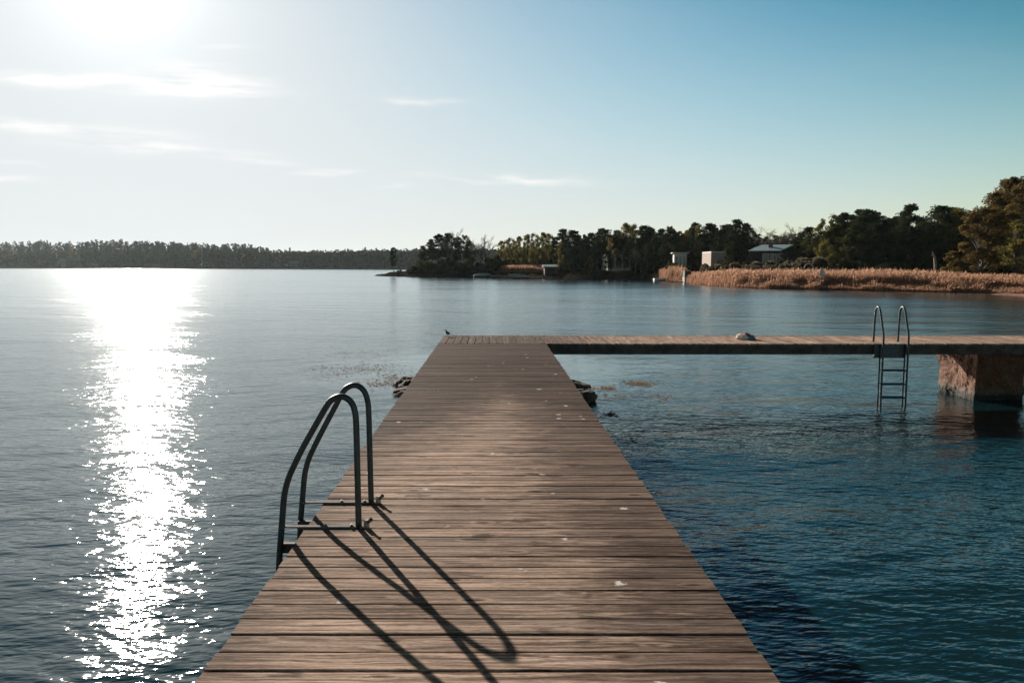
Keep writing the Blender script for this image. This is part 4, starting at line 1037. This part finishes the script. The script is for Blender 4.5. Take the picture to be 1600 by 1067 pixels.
def jetty(px0, px1, dY, label, zt=.55):
    xa, ya = at(px0, dY); xb, yb = at(px1, dY); y = (ya + yb) / 2
    root = empty('small_jetty', ((xa + xb) / 2, y, 0), label, 'jetty'); L = xb - xa
    m_ = MB(); m_.box(-L / 2, L / 2, -.7, .7, zt - .1, zt); m_.build('planks', M['beam'], root)
    k = max(2, int(L / 2.5))
    for i in range(k + 1):
        x = -L / 2 + .1 + (L - .2) * i / k; m_ = MB(); m_.tube([(x, -.78, -.6), (x, -.78, zt + (.55 if i % 2 else .1))], .09, 8); m_.build('post', M['beam'], root)
jetty(766, 794, -3.0, 'dark low jetty with posts beside the covered boats')
jetty(797, 850, -4.0, 'long dark jetty in front of the boathouse')
# slanted poles and white post by the small reed patch
for i, (a, b, lab) in enumerate([((1040, 440), (1046, 427), 'pale pole leaning to the right at the small reed patch'), ((1060, 437), (1067, 426), 'thin pale pole leaning beside the white post')]):
    Y = at(a[0], -.5)[1]; p, q = P(*a, Y=Y), P(*b, Y=Y); m_ = MB(); m_.tube([p, q], .09, 8); o = m_.build('leaning_pole', M['beige']); tag(o, lab, 'pole')
Y = at(1070, 0)[1]; p, q = P(1069.5, 441, Y=Y), P(1069.5, 424, Y=Y)
m_ = MB(); m_.box(p.x - .09, p.x + .09, Y - .09, Y + .09, -.4, q.z); m_.box(p.x - .12, p.x + .12, Y - .12, Y + .12, q.z + .002, q.z + .08); o = m_.build('white_post', M['white']); tag(o, 'thick white post at the left end of the big reed bed', 'post')
hut = empty('bathing_hut', (P(1075, 430, Y=Y + 2).x, Y + 2, .1), 'small dark hut with a grey blue lower panel behind the white post', 'hut')
m_ = MB(); m_.box(-.55, .55, 0, 1.6, .9, 1.95); m_.build('wall', M['dkwall'], hut)
m_ = MB(); m_.box(-.6, .6, -.02, 1.62, 0, .9); m_.build('lower_panel', M['tarp'], hut)
m_ = MB(); m_.box(-.7, .7, -.1, 1.7, 1.952, 2.03); m_.build('roof', M['roofd'], hut)
# white cover (upended boat) in the reeds
Y = at(1286, 3)[1]; p = P(1286, 432, Y=Y); zt = P(1286, 418.5, Y=Y).z
root = empty('upturned_boat', (p.x, Y, .1), 'upended white dinghy with an orange edge standing in the big reed bed', 'boat')
V = []; F = []; n = 12
for i in range(n):
    t = i / (n - 1); w_ = .42 * math.sin(min(1, (1 - t) * 1.6 + .02) * 1.57) + .03
    for k in range(7): a = math.pi * k / 6; V.append((math.cos(a) * w_ - .25 * t * t, -math.sin(a) * w_ * .8, t * (zt - .1)))
for i in range(n - 1):
    for k in range(6): F.append((i * 7 + k, i * 7 + k + 1, i * 7 + 8 + k, i * 7 + 7 + k))
m_ = MB(); m_.add(V, F); h = m_.build('hull', M['white'], root, True); sd = h.modifiers.new('thickness', 'SOLIDIFY'); sd.thickness = .05
m_ = MB(); m_.tube([Vector(V[i * 7 + 6]) + Vector((-.03, 0, 0)) for i in range(n)], .06, 6); m_.build('rim', plain('orange_rim', (.5, .2, .1), .7), root)
# hoop on the bank
Y = at(1263, 17)[1]; c = P(1263.5, 419, Y=Y); r_ = P(1270.5, 419, Y=Y).x - c.x
m_ = MB(); m_.tube([(c.x + r_ * math.cos(a), Y, c.z + r_ * .95 * math.sin(a)) for a in np.linspace(0, math.pi, 20)] , .07, 8)
m_.tube([(c.x - r_, Y, c.z), (c.x - r_, Y, .2)], .06, 8); m_.tube([(c.x + r_, Y, c.z), (c.x + r_, Y, .2)], .06, 8)
o = m_.build('garden_arch', M['white']); tag(o, 'pale rounded hoop arch standing behind the reeds', 'arch')
# snag
Y = at(1460, 19)[1]; b = P(1461, 420, Y=Y)
m_ = MB(); m_.tube([(b.x, Y, .2), (b.x + .05, Y, b.z + .4), P(1460.5, 402, Y=Y), P(1458.5, 397, Y=Y)], [.22, .2, .17, .10], 8)
m_.tube([P(1460.5, 403, Y=Y), P(1458, 399, Y=Y), P(1457, 393.5, Y=Y)], [.13, .12, .05], 6); m_.tube([P(1459, 400, Y=Y), P(1455, 399, Y=Y)], [.07, .03], 5)
o = m_.build('dead_tree_stump', M['beige'], None, True); tag(o, 'tall pale dead tree stump with a broken top behind the big reed bed', 'stump')
# white bench-like rail in the reeds
Y = at(1181, -.3)[1]; a, b = P(1170, 437, Y=Y), P(1193, 437, Y=Y)
m_ = MB(); m_.box(a.x, b.x, Y - .05, Y + .05, a.z - .05, a.z + .05); root = empty('mooring_rail', ((a.x + b.x) / 2, Y, 0), 'low pale horizontal rail in front of the big reed bed', 'rail')
o = m_.build('bar', M['beige'], root); o.matrix_parent_inverse = Matrix.Translation(-root.location)
for xx_ in (a.x + .1, b.x - .1):
    m_ = MB(); m_.tube([(xx_, Y, -.4), (xx_, Y, a.z - .052)], .05, 8); o = m_.build('post', M['beam'], root); o.matrix_parent_inverse = Matrix.Translation(-root.location)
# tall pole on the far shore
Y = farY(315) + 1; a = P(315.5, 419, Y=Y); b = P(315.5, 388, Y=Y)
m_ = MB(); m_.tube([(a.x, Y, .5), (b.x, Y, b.z)], [.35, .2], 6); o = m_.build('flagpole', M['white']); tag(o, 'thin tall pole beside the bright golden tree on the far shore', 'pole')

# ------------------------------------------------------------------ thin haze over the lake
mb = MB(); mb.box(-4000, 4000, -450, 4600, -3, 90); hm = bpy.data.materials.new('thin_haze'); t = NT(nodes_of(hm))
pv = t.n('ShaderNodeVolumePrincipled'); pv.inputs['Color'].default_value = (.78, .93, 1, 1); pv.inputs['Density'].default_value = .00004; pv.inputs['Anisotropy'].default_value = .25
o = t.n('ShaderNodeOutputMaterial'); t.link(pv.outputs[0], o.inputs['Volume'])
tag(mb.build('haze', hm), 'thin pale evening haze over the lake', None, None, 'stuff')
